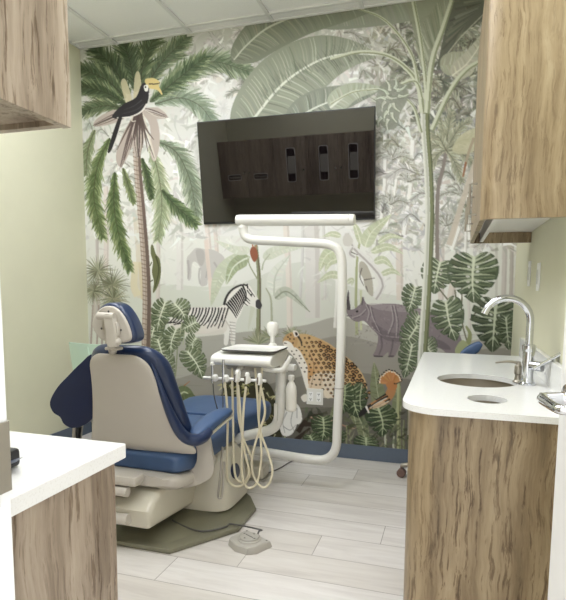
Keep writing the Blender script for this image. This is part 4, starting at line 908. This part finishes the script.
# ---------------------------------------------------------------- dental chair
def fl(px, py, z=.0):
    d = CAM.T @ np.array([(px-CX)/F, (py-CY)/F, 1.]); t = (z-EYE)/d[2]
    return Vector((d[0]*t, d[1]*t, z))
def section(c, w, h, n=28, e=2.6, ux=Vector((1, 0, 0)), uz=Vector((0, 0, 1))):
    out = []
    for k in range(n):
        a = 2*math.pi*k/n; ca, sa = math.cos(a), math.sin(a)
        out.append(Vector(c)+ux*(w/2*math.copysign(abs(ca)**(2/e), ca))+uz*(h/2*math.copysign(abs(sa)**(2/e), sa)))
    return out
def dental_chair():
    X0 = -1.415
    o = thing('dental_chair', 'navy blue dental chair with warm grey back shell, seen from behind', 'dental chair', (X0, 2.5, 0))
    # floor plate
    pl = [(-1.64, 2.085), (-1.187, 2.09), (-.973, 2.40), (-.977, 2.66), (-1.06, 2.80), (-1.19, 2.925), (-1.62, 2.925), (-1.77, 2.80), (-1.85, 2.66), (-1.85, 2.40)]
    b = MB(); b.prism([(x, y, 0.001) for x, y in pl], (0, 0, .024), .006, 2)
    b.loft([[(X0+sx*w, y, z) for sx, w, y, z in row] for row in
        [[(-1, .40, 2.14, .0245), (1, .19, 2.14, .0245), (1, .36, 2.42, .0245), (1, .36, 2.70, .0245), (1, .2, 2.86, .0245), (-1, .2, 2.86, .0245), (-1, .36, 2.7, .0245), (-1, .36, 2.42, .0245)],
         [(-1, .24, 2.22, .04), (1, .12, 2.22, .04), (1, .22, 2.46, .05), (1, .24, 2.68, .05), (1, .15, 2.80, .045), (-1, .15, 2.80, .045), (-1, .24, 2.68, .05), (-1, .22, 2.46, .05)]]])
    b.build('floor_plate', 'base', o, 25)
    # lift arm under the seat
    prof = [(2.075, .115), (2.70, .045), (2.80, .06), (2.82, .28), (2.60, .285), (2.20, .275), (2.10, .245), (2.06, .20)]
    MB().prism([(-1.60, y, z) for y, z in prof], (.335, 0, 0), .028, 4).build('lift_arm', 'cream', o, 40)
    # pump housing towards the toe
    h = MB()
    rows = []
    for z, x0, x1, y0, y1 in ((.05, -1.58, -1.075, 2.47, 2.88), (.12, -1.58, -1.085, 2.49, 2.88), (.27, -1.57, -1.115, 2.56, 2.87), (.33, -1.55, -1.15, 2.60, 2.85)):
        c = ((x0+x1)/2, (y0+y1)/2, z); rows.append(section(c, x1-x0, y1-y0, 32, 5, Vector((1, 0, 0)), Vector((0, 1, 0))))
    h.loft(rows); hs = h.build('pump_housing', 'cream', o, 40)
    MB().lathe((-1.098, 2.66, .215), [(.042, -.012), (.042, .006), (.034, .012), (0, .013)], 28, rot('Y', 83)).build('round_cap', 'navy_dark', hs)
    MB().tube([at(222.5, 447, 2.43), at(220, 478, 2.44), at(218, 495, 2.44), at(219.5, 498, 2.44), at(222, 494, 2.45), at(224, 462, 2.45)], .006, 10, 4).build('release_lever', 'steel', o)
    # rear links
    l = MB(); l.tube([(-1.70, 2.055, .285), (-1.375, 2.055, .285)], .022, 16); l.tube([(-1.70, 2.05, .135), (-1.37, 2.05, .16)], .026, 16); l.box((-1.62, 2.10, .215), (.10, .08, .17), .015); l.box((-1.48, 2.09, .335), (.30, .09, .05), .018)
    l.build('rear_linkage', 'shell', o, 40)
    # seat pan
    p = MB(); rows = []
    for y, zc, w_, h_ in ((2.14, .315, .36, .05), (2.20, .30, .47, .09), (2.35, .285, .50, .10), (2.75, .295, .47, .08), (2.95, .325, .40, .05)): rows.append(section((X0, y, zc), w_, h_, 28, 3.4))
    p.loft(rows); p.build('seat_pan', 'shell', o, 50)
    # upholstered seat and leg rest
    s = MB(); s.loft([section((X0, y, z), w_, h_, 36, 4.2) for y, z, w_, h_ in ((2.185, .385, .36, .05), (2.21, .383, .46, .10), (2.3, .38, .50, .135), (2.6, .375, .505, .145), (2.8, .392, .52, .14), (2.855, .398, .51, .12), (2.862, .399, .49, .09))]).build('seat', 'blue', o, 60)
    s = MB(); s.loft([section((X0+.04*(y-2.868), y, z-.022*min(1, (y-2.868)/.2)), w_, h_, 36, 4.2) for y, z, w_, h_ in ((2.868, .402, .49, .09), (2.875, .403, .51, .125), (2.95, .41, .54, .145), (3.1, .424, .59, .155), (3.24, .434, .60, .15), (3.33, .439, .56, .12), (3.365, .441, .44, .06))]); lr = s.build('leg_rest', 'blue', o, 60)
    # backrest: shell, upholstery
    zb, zt = .445, .925
    def yb(z): return 2.215-(z-zb)*.36
    def half(z, a0, a1, r, top, bot, rb, pw=1.05):
        a = a1+(a0-a1)*(1-(z-bot)/(top-bot))**pw
        if z > top-r: d = z-(top-r); a -= r-math.sqrt(max(0, r*r-d*d))
        if z < bot+rb: d = bot+rb-z; a -= rb-math.sqrt(max(0, rb*rb-d*d))
        return max(a, .004)
    def slab(top, bot, a0, a1, r, rb, f0, f1, bul, n=26, m=20, xc=lambda z: X0, e=2.4, pw=1.05):
        rows = []
        zz = [bot+(top-bot)*(.5-.5*math.cos(math.pi*i/m)) for i in range(m+1)]
        for z in zz:
            a = half(z, a0, a1, r, top, bot, rb, pw); th = min(1, (min(z-bot, top-z)+.0008)/.035)**.5
            mid = (f0+f1)/2; hw = (f1-f0)/2*max(.06, th); row = []
            for k in range(n):
                t = 2*math.pi*k/n; ca, sa = math.cos(t), math.sin(t)
                x = a*math.copysign(abs(ca)**(2/e), ca); y = hw*math.copysign(abs(sa)**(2/e), sa)
                row.append((xc(z)+x, yb(z)+mid+y+bul*(x/a0)**2, z))
            rows.append(row)
        return rows
    MB().loft(slab(.918, .43, .30, .152, .075, .03, -.022, .02, .035, 40, 34, e=3.2, pw=1.6)).build('back_shell', 'shell', o, 60)
    MB().loft(slab(.955, .47, .252, .196, .11, .09, .010, .115, .05, 44, 34, e=2.6)).build('back_cushion', 'navy', o, 70)
    MB().tube([at(149, 357, 2.10), at(155.5, 374, 2.105), at(162.5, 394, 2.12), at(169.5, 412, 2.145), at(177.5, 428, 2.18), at(186, 437.5, 2.22), at(196, 440, 2.25), at(204, 436.5, 2.29), at(209, 431, 2.33)], [.004, .009, .014, .020, .025, .028, .029, .028, .022], 18, 6).build('back_bolster', 'navy', o, 70)
    # right armrest
    path = [at(195, 436, 2.26), at(198, 432.5, 2.30), at(205, 426, 2.36), at(214, 418.5, 2.43), at(222.5, 413, 2.49), at(227, 410.5, 2.525), at(228.5, 410, 2.54)]
    ws = [(.05, .03), (.085, .055), (.10, .062), (.098, .055), (.088, .048), (.064, .036), (.02, .01)]
    a = MB().loft([section(p_, w_, h_, 26, 2.8, Vector((1, 0, 0)), Vector((0, -.4, .92))) for p_, (w_, h_) in zip(path, ws)]); arm = a.build('right_armrest', 'blue', o, 70)
    a = MB().loft([section(Vector(p_)+Vector((.004, .012, -.03)), w_*.86, .018, 22, 3, Vector((1, 0, 0)), Vector((0, -.4, .92))) for p_, (w_, h_) in zip(path[1:-1], ws[1:-1])]); a.build('arm_tray', 'cream', arm, 60)
    br = [(345, 335), (372, 326), (381, 360), (386, 395), (376, 419), (340, 436), (290, 444), (236, 447), (236, 410), (290, 413), (328, 404), (346, 386), (349, 360)]
    MB().prism([at(40+x/2.22, 290+y/2.22, 2.31) for x, y in smooth2(br, 4)], (-.022, .06, 0), .014, 3).build('arm_bracket', 'shell', o, 50)
    # left armrest, swung out and down
    lo_ = [(93, 355), (81, 363), (68, 376), (57, 388), (50, 402), (53, 412), (60, 417), (64, 424), (72, 428), (82, 426), (91, 420), (97, 408), (99, 380)]
    q = [tuple(at(x, y, 2.25)) for x, y in smooth2(lo_, 4)]
    MB().prism(q, (-.02, .10, 0), .042, 5).build('left_armrest', 'navy_dark', o, 60)
    MB().tube([at(79, 427, 2.32), at(79, 442, 2.33), at(95, 462, 2.35), at(128, 478, 2.38)], .014, 12, 4).build('arm_post', 'black', o)
    MB().tube([at(74.5, 427, 2.31), at(74.5, 442, 2.31), at(82, 462, 2.33), at(118, 480, 2.36)], .009, 12, 4).build('arm_post', 'shell', o)
    # headrest
    ho = [(94, 325), (96, 317), (101, 310), (108, 306.5), (117, 308), (124, 315), (130, 326), (133, 337), (130, 342), (121, 343.5), (110, 342.5), (103, 340), (97, 333)]
    q = [tuple(at(x-2.5, y-.5, 1.965)) for x, y in smooth2(ho, 4)]
    cx_, cz_ = sum(p_[0] for p_ in q)/len(q), sum(p_[2] for p_ in q)/len(q)
    MB().prism(q, (0.004, .03, 0), .008, 3).build('headrest_shell', 'shell', o, 50)
    q2 = [(cx_+.004+(p_[0]-cx_)*1.13, 1.974, cz_+.003+(p_[2]-cz_)*1.13) for p_ in q]
    hp = MB().prism(q2, (-.005, .095, .0), .03, 6).build('headrest_pad', 'navy', o, 60)
    for x, y in ((101.5, 328.5), (121, 330), (108.5, 311.5)): MB().ball(at(x, y, 1.9645), (.005, .002, .005), None, 12).build('screw', 'grey_dark', o)
    br = MB()
    br.tube([at(98.5, 316, 1.945), at(114.5, 317, 1.945)], .017, 18)
    br.prism([at(x-2, y, 1.93) for x, y in smooth2([(105, 315), (113, 315), (116.5, 330), (117.5, 345), (115.5, 347.5), (109, 346.5), (107, 332)], 4)], (0, .03, 0), .006, 3)
    br.prism([at(x-2, y, 1.94) for x, y in smooth2([(114, 323), (118, 323.5), (119.5, 334), (118.5, 337), (115, 337)], 4)], (0, .022, 0), .005, 3)
    br.ball(at(116.3, 341.8, 1.95), (.022, .02, .019)); br.box(at(114, 348.3, 1.985), (.062, .05, .014), .005); br.tube([at(111.5, 345, 1.955), at(113, 352, 2.06)], .018, 14)
    br.build('headrest_bracket', 'shell', o, 45)
dental_chair()
# ---------------------------------------------------------------- chair-mounted delivery unit
def delivery_unit():
    o = thing('dental_delivery_unit', 'white dental delivery unit on a bent post, right of the chair', 'dental unit', (-.93, 2.85, .7))
    MB().tube([(-1.30, 2.84, .288), (-1.23, 2.845, .30), (-1.13, 2.85, .352), (-1.03, 2.85, .385), (-.97, 2.85, .405), (-.927, 2.85, .44), (-.908, 2.85, .50), (-.902, 2.85, .58), (-.898, 2.85, .79)], .029, 20, 5).build('post', 'enamel', o)
    prof = smooth2([(2.585, .832), (2.565, .855), (2.59, .882), (2.70, .893), (2.87, .896), (2.875, .86), (2.80, .825), (2.68, .818)], 4)
    MB().prism([(-1.202, y, z-.02) for y, z in prof], (.335, 0, 0), .009, 3).build('head', 'enamel', o, 45)
    hb = MB(); hb.box((-1.05, 2.72, .786), (.20, .12, .03), .008); hb.box((-.965, 2.82, .775), (.14, .06, .05), .012); hb.build('head_bracket', 'grey', o)
    b = MB(); b.lathe((-.898, 2.85, .75), [(.037, 0), (.037, .05), (.03, .056), (0, .056)], 24); b.box((-.855, 2.845, .775), (.085, .05, .036), .01); b.build('post_collar', 'enamel', o)
    MB().tube([(-.935, 2.64, .795), (-.86, 2.625, .790), (-.815, 2.62, .80), (-.792, 2.62, .835), (-.775, 2.62, .868)], [.013, .013, .013, .012, .010], 14, 5).build('grab_handle', 'enamel', o)
    k = MB(); k.lathe((-.962, 2.885, .865), [(.024, 0), (.024, .03), (.014, .038), (.014, .075), (.022, .082), (.032, .098), (.034, .125), (.031, .148), (.018, .158), (0, .16)], 24); k.build('pivot_cap', 'enamel', o, 50)
    # instrument holder: arm and bar with cradles
    hb = MB(); L, R = at(203.5, 377.5, 2.52), at(266, 381, 2.52)
    hb.tube([L, R], .0075, 14); hb.tube([at(238, 377, 2.525), at(239, 369, 2.62), (-1.06, 2.70, .79)], .014, 12, 4)
    hb.build('holder_bar', 'enamel', o)
    for px, py in ((215, 377.5), (226, 378), (237, 378.5), (247.5, 379.5), (259.5, 380.5)):
        p = at(px, py, 2.512); MB().lathe(p, [(.010, -.018), (.015, -.014), (.0175, 0), (.015, .012), (.010, .016)], 20, rot('X', 12)).build('cradle', 'enamel', o)
    t = MB(); t.box(at(276, 412, 2.80), (.02, .02, .10), .004); t.build('suction_clip', 'enamel', o)
    # name marks on the front of the head
    m = MB()
    for i in range(7): p = at(222+i*1.9, 359.6-.6*(i % 2), 2.5715); m.ball(p+Vector((0, .003, 0)), (.0035, .0012, .0022), None, 8)
    m.build('marks', 'grey_dark', o)
delivery_unit()
def tray():
    x0, x1, y0, y1, z = -1.165, -.857, 2.60, 2.862, .8785
    o = thing('instrument_tray', 'shallow white instrument tray lying on top of the delivery unit', 'tray', ((x0+x1)/2, (y0+y1)/2, z))
    def rr(ins, r=.035):
        a, b, c, d = x0+ins, x1-ins, y0+ins, y1-ins; r = max(.012, r-ins*.5)
        return arc(b-r, d-r, r, 0, 90, 6)+arc(a+r, d-r, r, 90, 180, 6)+arc(a+r, c+r, r, 180, 270, 6)+arc(b-r, c+r, r, 270, 360, 6)
    rows = [[(x, y, z+h) for x, y in rr(i)] for i, h in ((.03, 0), (.012, .0), (.004, .007), (0, .012), (.003, .0135), (.009, .012), (.018, .005), (.04, .004))]
    MB().loft(rows).build('tray', 'enamel', o, 60)
    rw = [[(x, y, z+h) for x, y in rr(i)] for i, h in ((.0115, -.0004), (.0025, .003), (-.0016, .0100), (-.0004, .0105), (.004, .0035), (.011, .0008))]
    MB().loft(rw, caps=False).build('rim', 'grey_dark', o, 60)
tray()
def bottle():
    p = at(291, 411, 2.83); o = thing('water_bottle', 'milky white water bottle hanging beside the delivery unit post', 'bottle', p)
    MB().lathe(p, [(.0, 0), (.022, 0), (.030, .006), (.031, .02), (.031, .115), (.028, .138), (.018, .158), (.0125, .166), (.0125, .175)], 28).build('bottle', 'bottle', o, 50)
    MB().lathe(p+Vector((0, 0, .175)), [(.016, 0), (.017, .004), (.017, .024), (.013, .028), (0, .028)], 24).build('cap', 'enamel', o, 40)
bottle()
def hp(name, lab, px, py, body, hose, r=.0062, mat_h='hose'):
    p = at(px, py, 2.505); o = thing(name, lab, 'dental instrument', p, 'instruments in the delivery unit holder')
    b = MB()
    if body == 'rod': b.tube([p+Vector((0, -.006, -.035)), p+Vector((0, -.004, .01)), p+Vector((.0, 0, .085))], [.006, .0075, .0065], 14); b.build('body', 'chrome', o)
    elif body == 'thin': b.tube([p+Vector((0, 0, -.03)), p+Vector((0, 0, .065))], [.0062, .0068], 14); b.build('body', 'chrome', o); MB().lathe(p+Vector((0, 0, .062)), [(.011, 0), (.012, .006), (.010, .014), (0, .018)], 16).build('cap', 'enamel', o)
    else:
        b.lathe(p, [(.006, -.036), (.008, -.026), (.010, -.006), (.012, .010), (.011, .018), (.007, .024), (0, .025)], 20, rot('X', -18)); b.build('body', 'enamel', o)
        MB().tube([p+Vector((-.006, -.014, -.028)), p+Vector((-.004, -.017, .006))], .004, 10).build('lever', 'chrome', o)
    n = len(hose); pts = []
    for i, (x, y) in enumerate(hose):
        u = i/(n-1); pts.append(at(x, y, 2.505+.115*u))
    MB().tube(pts, r, 12, 5).build('hose', mat_h, o, 60)
hp('dental_handpiece', 'slim chrome instrument with white cap, leftmost in the delivery unit holder', 212.5, 377, 'thin', [(213, 384), (213.8, 394), (216, 404), (219, 414), (222, 424), (223, 408), (222, 370)], .0028, 'grey_dark')
hp('dental_handpiece', 'tall chrome handpiece with yellowish hose, second from left in the holder', 223.5, 376, 'rod', [(224.5, 382), (226.6, 400), (227.6, 419), (227.2, 448), (227, 471), (229.5, 482), (237, 486.6), (245, 483), (251.5, 471), (251, 457), (243.5, 439), (238.8, 418), (237.8, 400), (237, 369)])
hp('dental_handpiece', 'white instrument in the middle of the five in the delivery unit holder', 237, 375, 'knob', [(238, 385), (239.5, 402), (241, 420), (242.5, 440), (246, 458), (249, 470), (246, 480), (240, 482), (235, 474), (233.5, 450), (233, 420), (232, 368)])
hp('dental_handpiece', 'white handpiece with long cream hose loop, second from right in the holder', 247, 377, 'knob', [(246, 387), (244, 404), (242.4, 435), (241.8, 468), (244.5, 484), (250.6, 488), (257.5, 481), (261, 462), (261, 444), (258.6, 418), (257.6, 400), (255, 368)])
hp('dental_handpiece', 'white handpiece with wide cream hose loop, rightmost in the delivery unit holder', 259.5, 378, 'knob', [(261, 388), (264, 402), (264.5, 416), (256.5, 439), (251.8, 460), (253.5, 476), (261, 486.6), (268, 485), (272.5, 471), (268, 453), (261.5, 435), (259, 421), (260, 400), (262, 368)])
# ---------------------------------------------------------------- light arm
def light_arm():
    Y = 3.12; o = thing('dental_light_arm', 'tall white bent tube arm with horizontal bar, rising in front of the leopard', 'light arm', at(337, 455, Y))
    P = [at(x, y, Y) for x, y in ((222, 446), (245, 449), (270, 452.8), (300, 457.8), (316, 460), (326, 459), (333, 454), (336.5, 445), (337.2, 432), (338.6, 400), (340.6, 360), (341.8, 310), (342.2, 275), (341.3, 258), (337, 248.5), (329, 244.5), (318, 243.2), (300, 242.3), (280, 241.3), (260, 240.3), (251, 239.4), (245.5, 236.5), (243.3, 231), (243, 226))]
    P = [Vector((-1.36, 2.96, .16)), Vector((-1.36, 3.06, .20))]+P
    MB().tube(P, .0275, 22, 5).build('arm_tube', 'enamel', o, 60)
    r = at(339.2, 388, Y); MB().lathe(r, [(.028, -.003), (.0288, 0), (.028, .003)], 28).build('joint_ring', 'grey', o)
    j = MB(); e = at(242.8, 229, Y); j.lathe(e, [(.031, 0), (.031, .012), (.02, .016), (.02, .03), (.026, .034)], 24); j.build('elbow_pivot', 'enamel', o)
    a, b = at(236.5, 220.2, Y), at(355, 219.8, Y); d = (b-a).normalized()
    t = MB(); t.tube([a, a+d*.004, a+d*.02, b-d*.02, b-d*.004, b], [.026, .031, .033, .033, .031, .026], 28); t.build('spring_arm', 'enamel', o, 40)
    c = at(349, 219.6, Y); MB().tube([c, c+d*.003], .0335, 28).build('end_seam', 'grey', o)
light_arm()
def utility_box():
    c = Vector((-1.20, 3.16, 0)); o = thing('utility_box', 'cream floor utility box under the end of the leg rest', 'utility box', c)
    b = MB(); b.box(c+Vector((0, .0, .05)), (.22, .13, .085), .02, None, 3); b.build('cover', 'cream', o)
    b = MB(); b.box(c+Vector((0, 0, .004)), (.235, .145, .007), .003); b.build('foot_plate', 'grey', o)
utility_box()
# ---------------------------------------------------------------- foot control and loose cables
def foot_control():
    A, B, C_, D2 = [Vector(p) for p in ((-.975, 2.258, 0), (-.92, 2.364, 0), (-.776, 2.335, 0), (-.831, 2.184, 0))]
    m = (A+B+C_+D2)/4; o = thing('foot_control', 'grey round-button foot control lying on the plank floor', 'foot pedal', m)
    u = (D2-A).normalized(); v = Vector((-u.y, u.x, 0)); W_, H_ = .168, .128
    def out(g, z):
        pts = [(-W_/2-g, H_/2+g), (-W_/2-g, -H_/2+.02)]+[(x, y) for x, y in [(-W_/2+.015, -H_/2-g), (0, -H_/2-.018-g), (W_/2-.02, -H_/2+.0-g)]]+[(W_/2+g, -H_/2+.035), (W_/2+g, H_/2+g)]
        return [m+u*x+v*y+Vector((0, 0, z)) for x, y in pts]
    b = MB(); b.loft([out(.004, .001), out(.004, .006), out(-.002, .028), out(-.008, .033)]); b.build('base', 'grey', o, 30)
    c = m+v*.004; d = MB(); d.lathe(c+Vector((0, 0, .033)), [(.056, -.001), (.056, .004), (.050, .008), (.050, .004), (.046, .004), (.046, .010), (.043, .013), (0, .0135)], 36); d.build('button_disc', 'grey', o)
    s = MB(); zz = Vector((0, 0, .0468))
    s.box(c+zz, (.05, .004, .001), 0, Matrix.Rotation(math.atan2(u.y, u.x), 3, 'Z'))
    for sx, sy, a in ((-1, 0, 0), (1, 0, 180), (0, -1, 90), (0, 1, -90)):
        p = c+u*sx*.036+v*sy*.030+zz; tt = u if sx else v; nn = v if sx else u; q = -(sx or sy)
        s.prism([p-tt*q*.006, p+tt*q*.003+nn*.006, p+tt*q*.003-nn*.006], (0, 0, .0008))
    s.build('arrow_marks', 'grey_dark', o)
    for sx, sy in ((-1, 1), (1, 1)): MB().ball(m+u*sx*.07+v*sy*.05+Vector((0, 0, .0325)), (.005, .005, .0018), None, 10).build('screw', 'grey_dark', o)
    pts = [m+v*.055+Vector((0, 0, .03)), m+v*.066+Vector((0, 0, .05)), m+v*.085+Vector((-.01, 0, .05)), fl(232, 524, .034), fl(226, 526.5, .032), fl(214, 530, .032), fl(200, 531, .032), fl(186, 527, .038), fl(172, 520, .05)]
    MB().tube(pts, .0042, 10, 6).build('cord', 'grey_dark', o)
foot_control()
c_ = [fl(264, 473, .012), fl(268, 473, .006), fl(280, 468, .005), fl(290, 462, .005), fl(301, 457, .005)]
tag(MB().tube(c_, .0035, 8, 6).build('cable', 'grey_dark', None, 60, loc=c_[2]), 'thin dark cable lying on the floor beyond the hose loops', 'cable')
# ---------------------------------------------------------------- mint guest chair in the far left corner
def guest_chair():
    x, y = -2.185, 3.01; o = thing('guest_chair', 'mint green plastic guest chair facing the mural, behind the dental chair', 'chair', (x, y, 0))
    rows = []
    for z in [.40+.044*i for i in range(11)]:
        u = (z-.40)/.44; hw = .232+.018*u-(.03*max(0, u-.9)*10)**1.5*.2; yy = y-.015-.05*u; row = []
        for k in range(17): s_ = -1+2*k/16; row.append((x+hw*s_, yy+.05*s_*s_, z))
        for k in range(17): s_ = 1-2*k/16; row.append((x+hw*s_, yy+.05*s_*s_+.014, z))
        rows.append(row)
    b = MB().loft(rows); bk = b.build('backrest', 'mint', o, 40)
    for k in range(4):
        g = []
        for i in range(9):
            u = i/8; z = .45+.37*u; xx = x-.10+.065*k+.04*math.sin(u*2.2); s_ = (xx-x)/.235; yy = y-.015-.05*(z-.40)/.44+.05*s_*s_
            g.append((xx, yy, z))
        MB().tube(g, .0055, 8, 3).build('rib', 'mint', bk)
    s = MB(); s.loft([section((x, yy, z), w_, h_, 28, 4) for yy, z, w_, h_ in ((y+.42, .425, .36, .012), (y+.40, .44, .42, .022), (y+.2, .435, .45, .024), (y+.05, .43, .43, .024), (y+.0, .435, .40, .014))]); s.build('seat', 'mint', o, 50)
    for sx in (-1, 1):
        for sy, y2, y3 in ((-1, y+.36, y+.40), (1, y+.04, y-.02)):
            MB().tube([(x+sx*.18, y2, .425), (x+sx*.215, y3, 0.001)], .012, 12).build('leg', 'satin', o)
guest_chair()
# ---------------------------------------------------------------- operator stool behind the counter
def stool():
    x, y = -.012, 3.42; o = thing('operator_stool', 'blue operator stool on casters behind the sink counter', 'stool', (x, y, 0))
    MB().loft([section((x, y, z), w_, w_*.92, 36, 2.3, Vector((1, 0, 0)), Vector((0, 1, 0))) for z, w_ in ((.50, .30), (.505, .36), (.53, .395), (.56, .39), (.575, .34), (.58, .2))]).build('seat', 'blue', o, 60)
    MB().tube([(x, y, .10), (x, y, .30), (x, y, .301), (x, y, .50)], [.03, .03, .018, .018], 18).build('gas_lift', 'chrome', o)
    MB().tube([(x+.05, y, .49), (x+.2, y+.01, .50), (x+.24, y+.01, .56), (x+.20, y+.01, .82)], .011, 12, 4).build('back_bar', 'satin', o)
    p0, p1 = at(461, 352.5, y), at(477.5, 343.5, y); m = (p0+p1)/2
    dx = (p1-p0); rows = []
    for i in range(9):
        t = -1+2*i/8; c = Vector((m.x+dx.x*.75*t+.005, y+.02-.03*t*t, m.z-.022+dx.z*.75*t)); k = max(.15, (1-t*t)**.35)
        rows.append(section(c, .05*k, .085*k, 20, 2.4, Vector((0, 1, 0)), Vector((0, 0, 1))))
    MB().loft(rows).build('backrest', 'blue', o, 60)
    for k in range(5):
        a = math.radians(171+72*k); d = Vector((math.cos(a), math.sin(a), 0)); e = Vector((x, y, 0))+d*.262
        l = MB().tube([Vector((x, y, .115))+d*.02, Vector((x, y, .115))+d*.10, e+Vector((0, 0, .078))], [.022, .02, .014], 12); lg = l.build('leg', 'satin', o)
        w_ = MB(); n = Vector((-d.y, d.x, 0)); R_ = Matrix((n, d, Vector((0, 0, 1)))).transposed()
        for s_ in (-1, 1): w_.lathe(e+n*s_*.013+Vector((0, 0, .029)), [(0, -.009), (.024, -.009), (.028, -.005), (.028, .005), (.024, .009), (0, .009)], 20, R_ @ rot('Y', 90))
        w_.tube([e+Vector((0, 0, .045)), e+Vector((0, 0, .082))], .008, 10); w_.build('caster', 'brown', lg)
stool()
# ---------------------------------------------------------------- camera, even white fill light added for the open hallway, view
cam = D_.cameras.new('camera'); co = D_.objects.new('camera', cam); COL.objects.link(co)
r, dn, fw = [Vector(v) for v in CAM]
mtx = Matrix((r, -dn, -fw)).transposed().to_4x4(); mtx.translation = (0, 0, EYE); co.matrix_world = mtx
cam.sensor_fit = 'HORIZONTAL'; cam.sensor_width = 36; SX = 600; BIG = 600.
cam.lens = F/566*36; cam.sensor_fit = 'AUTO'
cam.lens = F/600*36; cam.shift_y = (CY-300)/600; cam.clip_start = .02
bpy.context.scene.camera = co
wd = D_.worlds.new('hall'); bpy.context.scene.world = wd; wd.use_nodes = True
bg = wd.node_tree.nodes['Background']; bg.inputs['Color'].default_value = (1, 1, 1, 1); bg.inputs['Strength'].default_value = WORLD_E
sc = bpy.context.scene
sc.view_settings.view_transform = 'Standard'; sc.view_settings.look = 'None'; sc.view_settings.gamma = 1; sc.view_settings.use_curve_mapping = False
sc.view_settings.exposure = EXPO
sc.cycles.max_bounces = 12; sc.cycles.diffuse_bounces = 5; sc.cycles.glossy_bounces = 8; sc.cycles.caustics_reflective = False
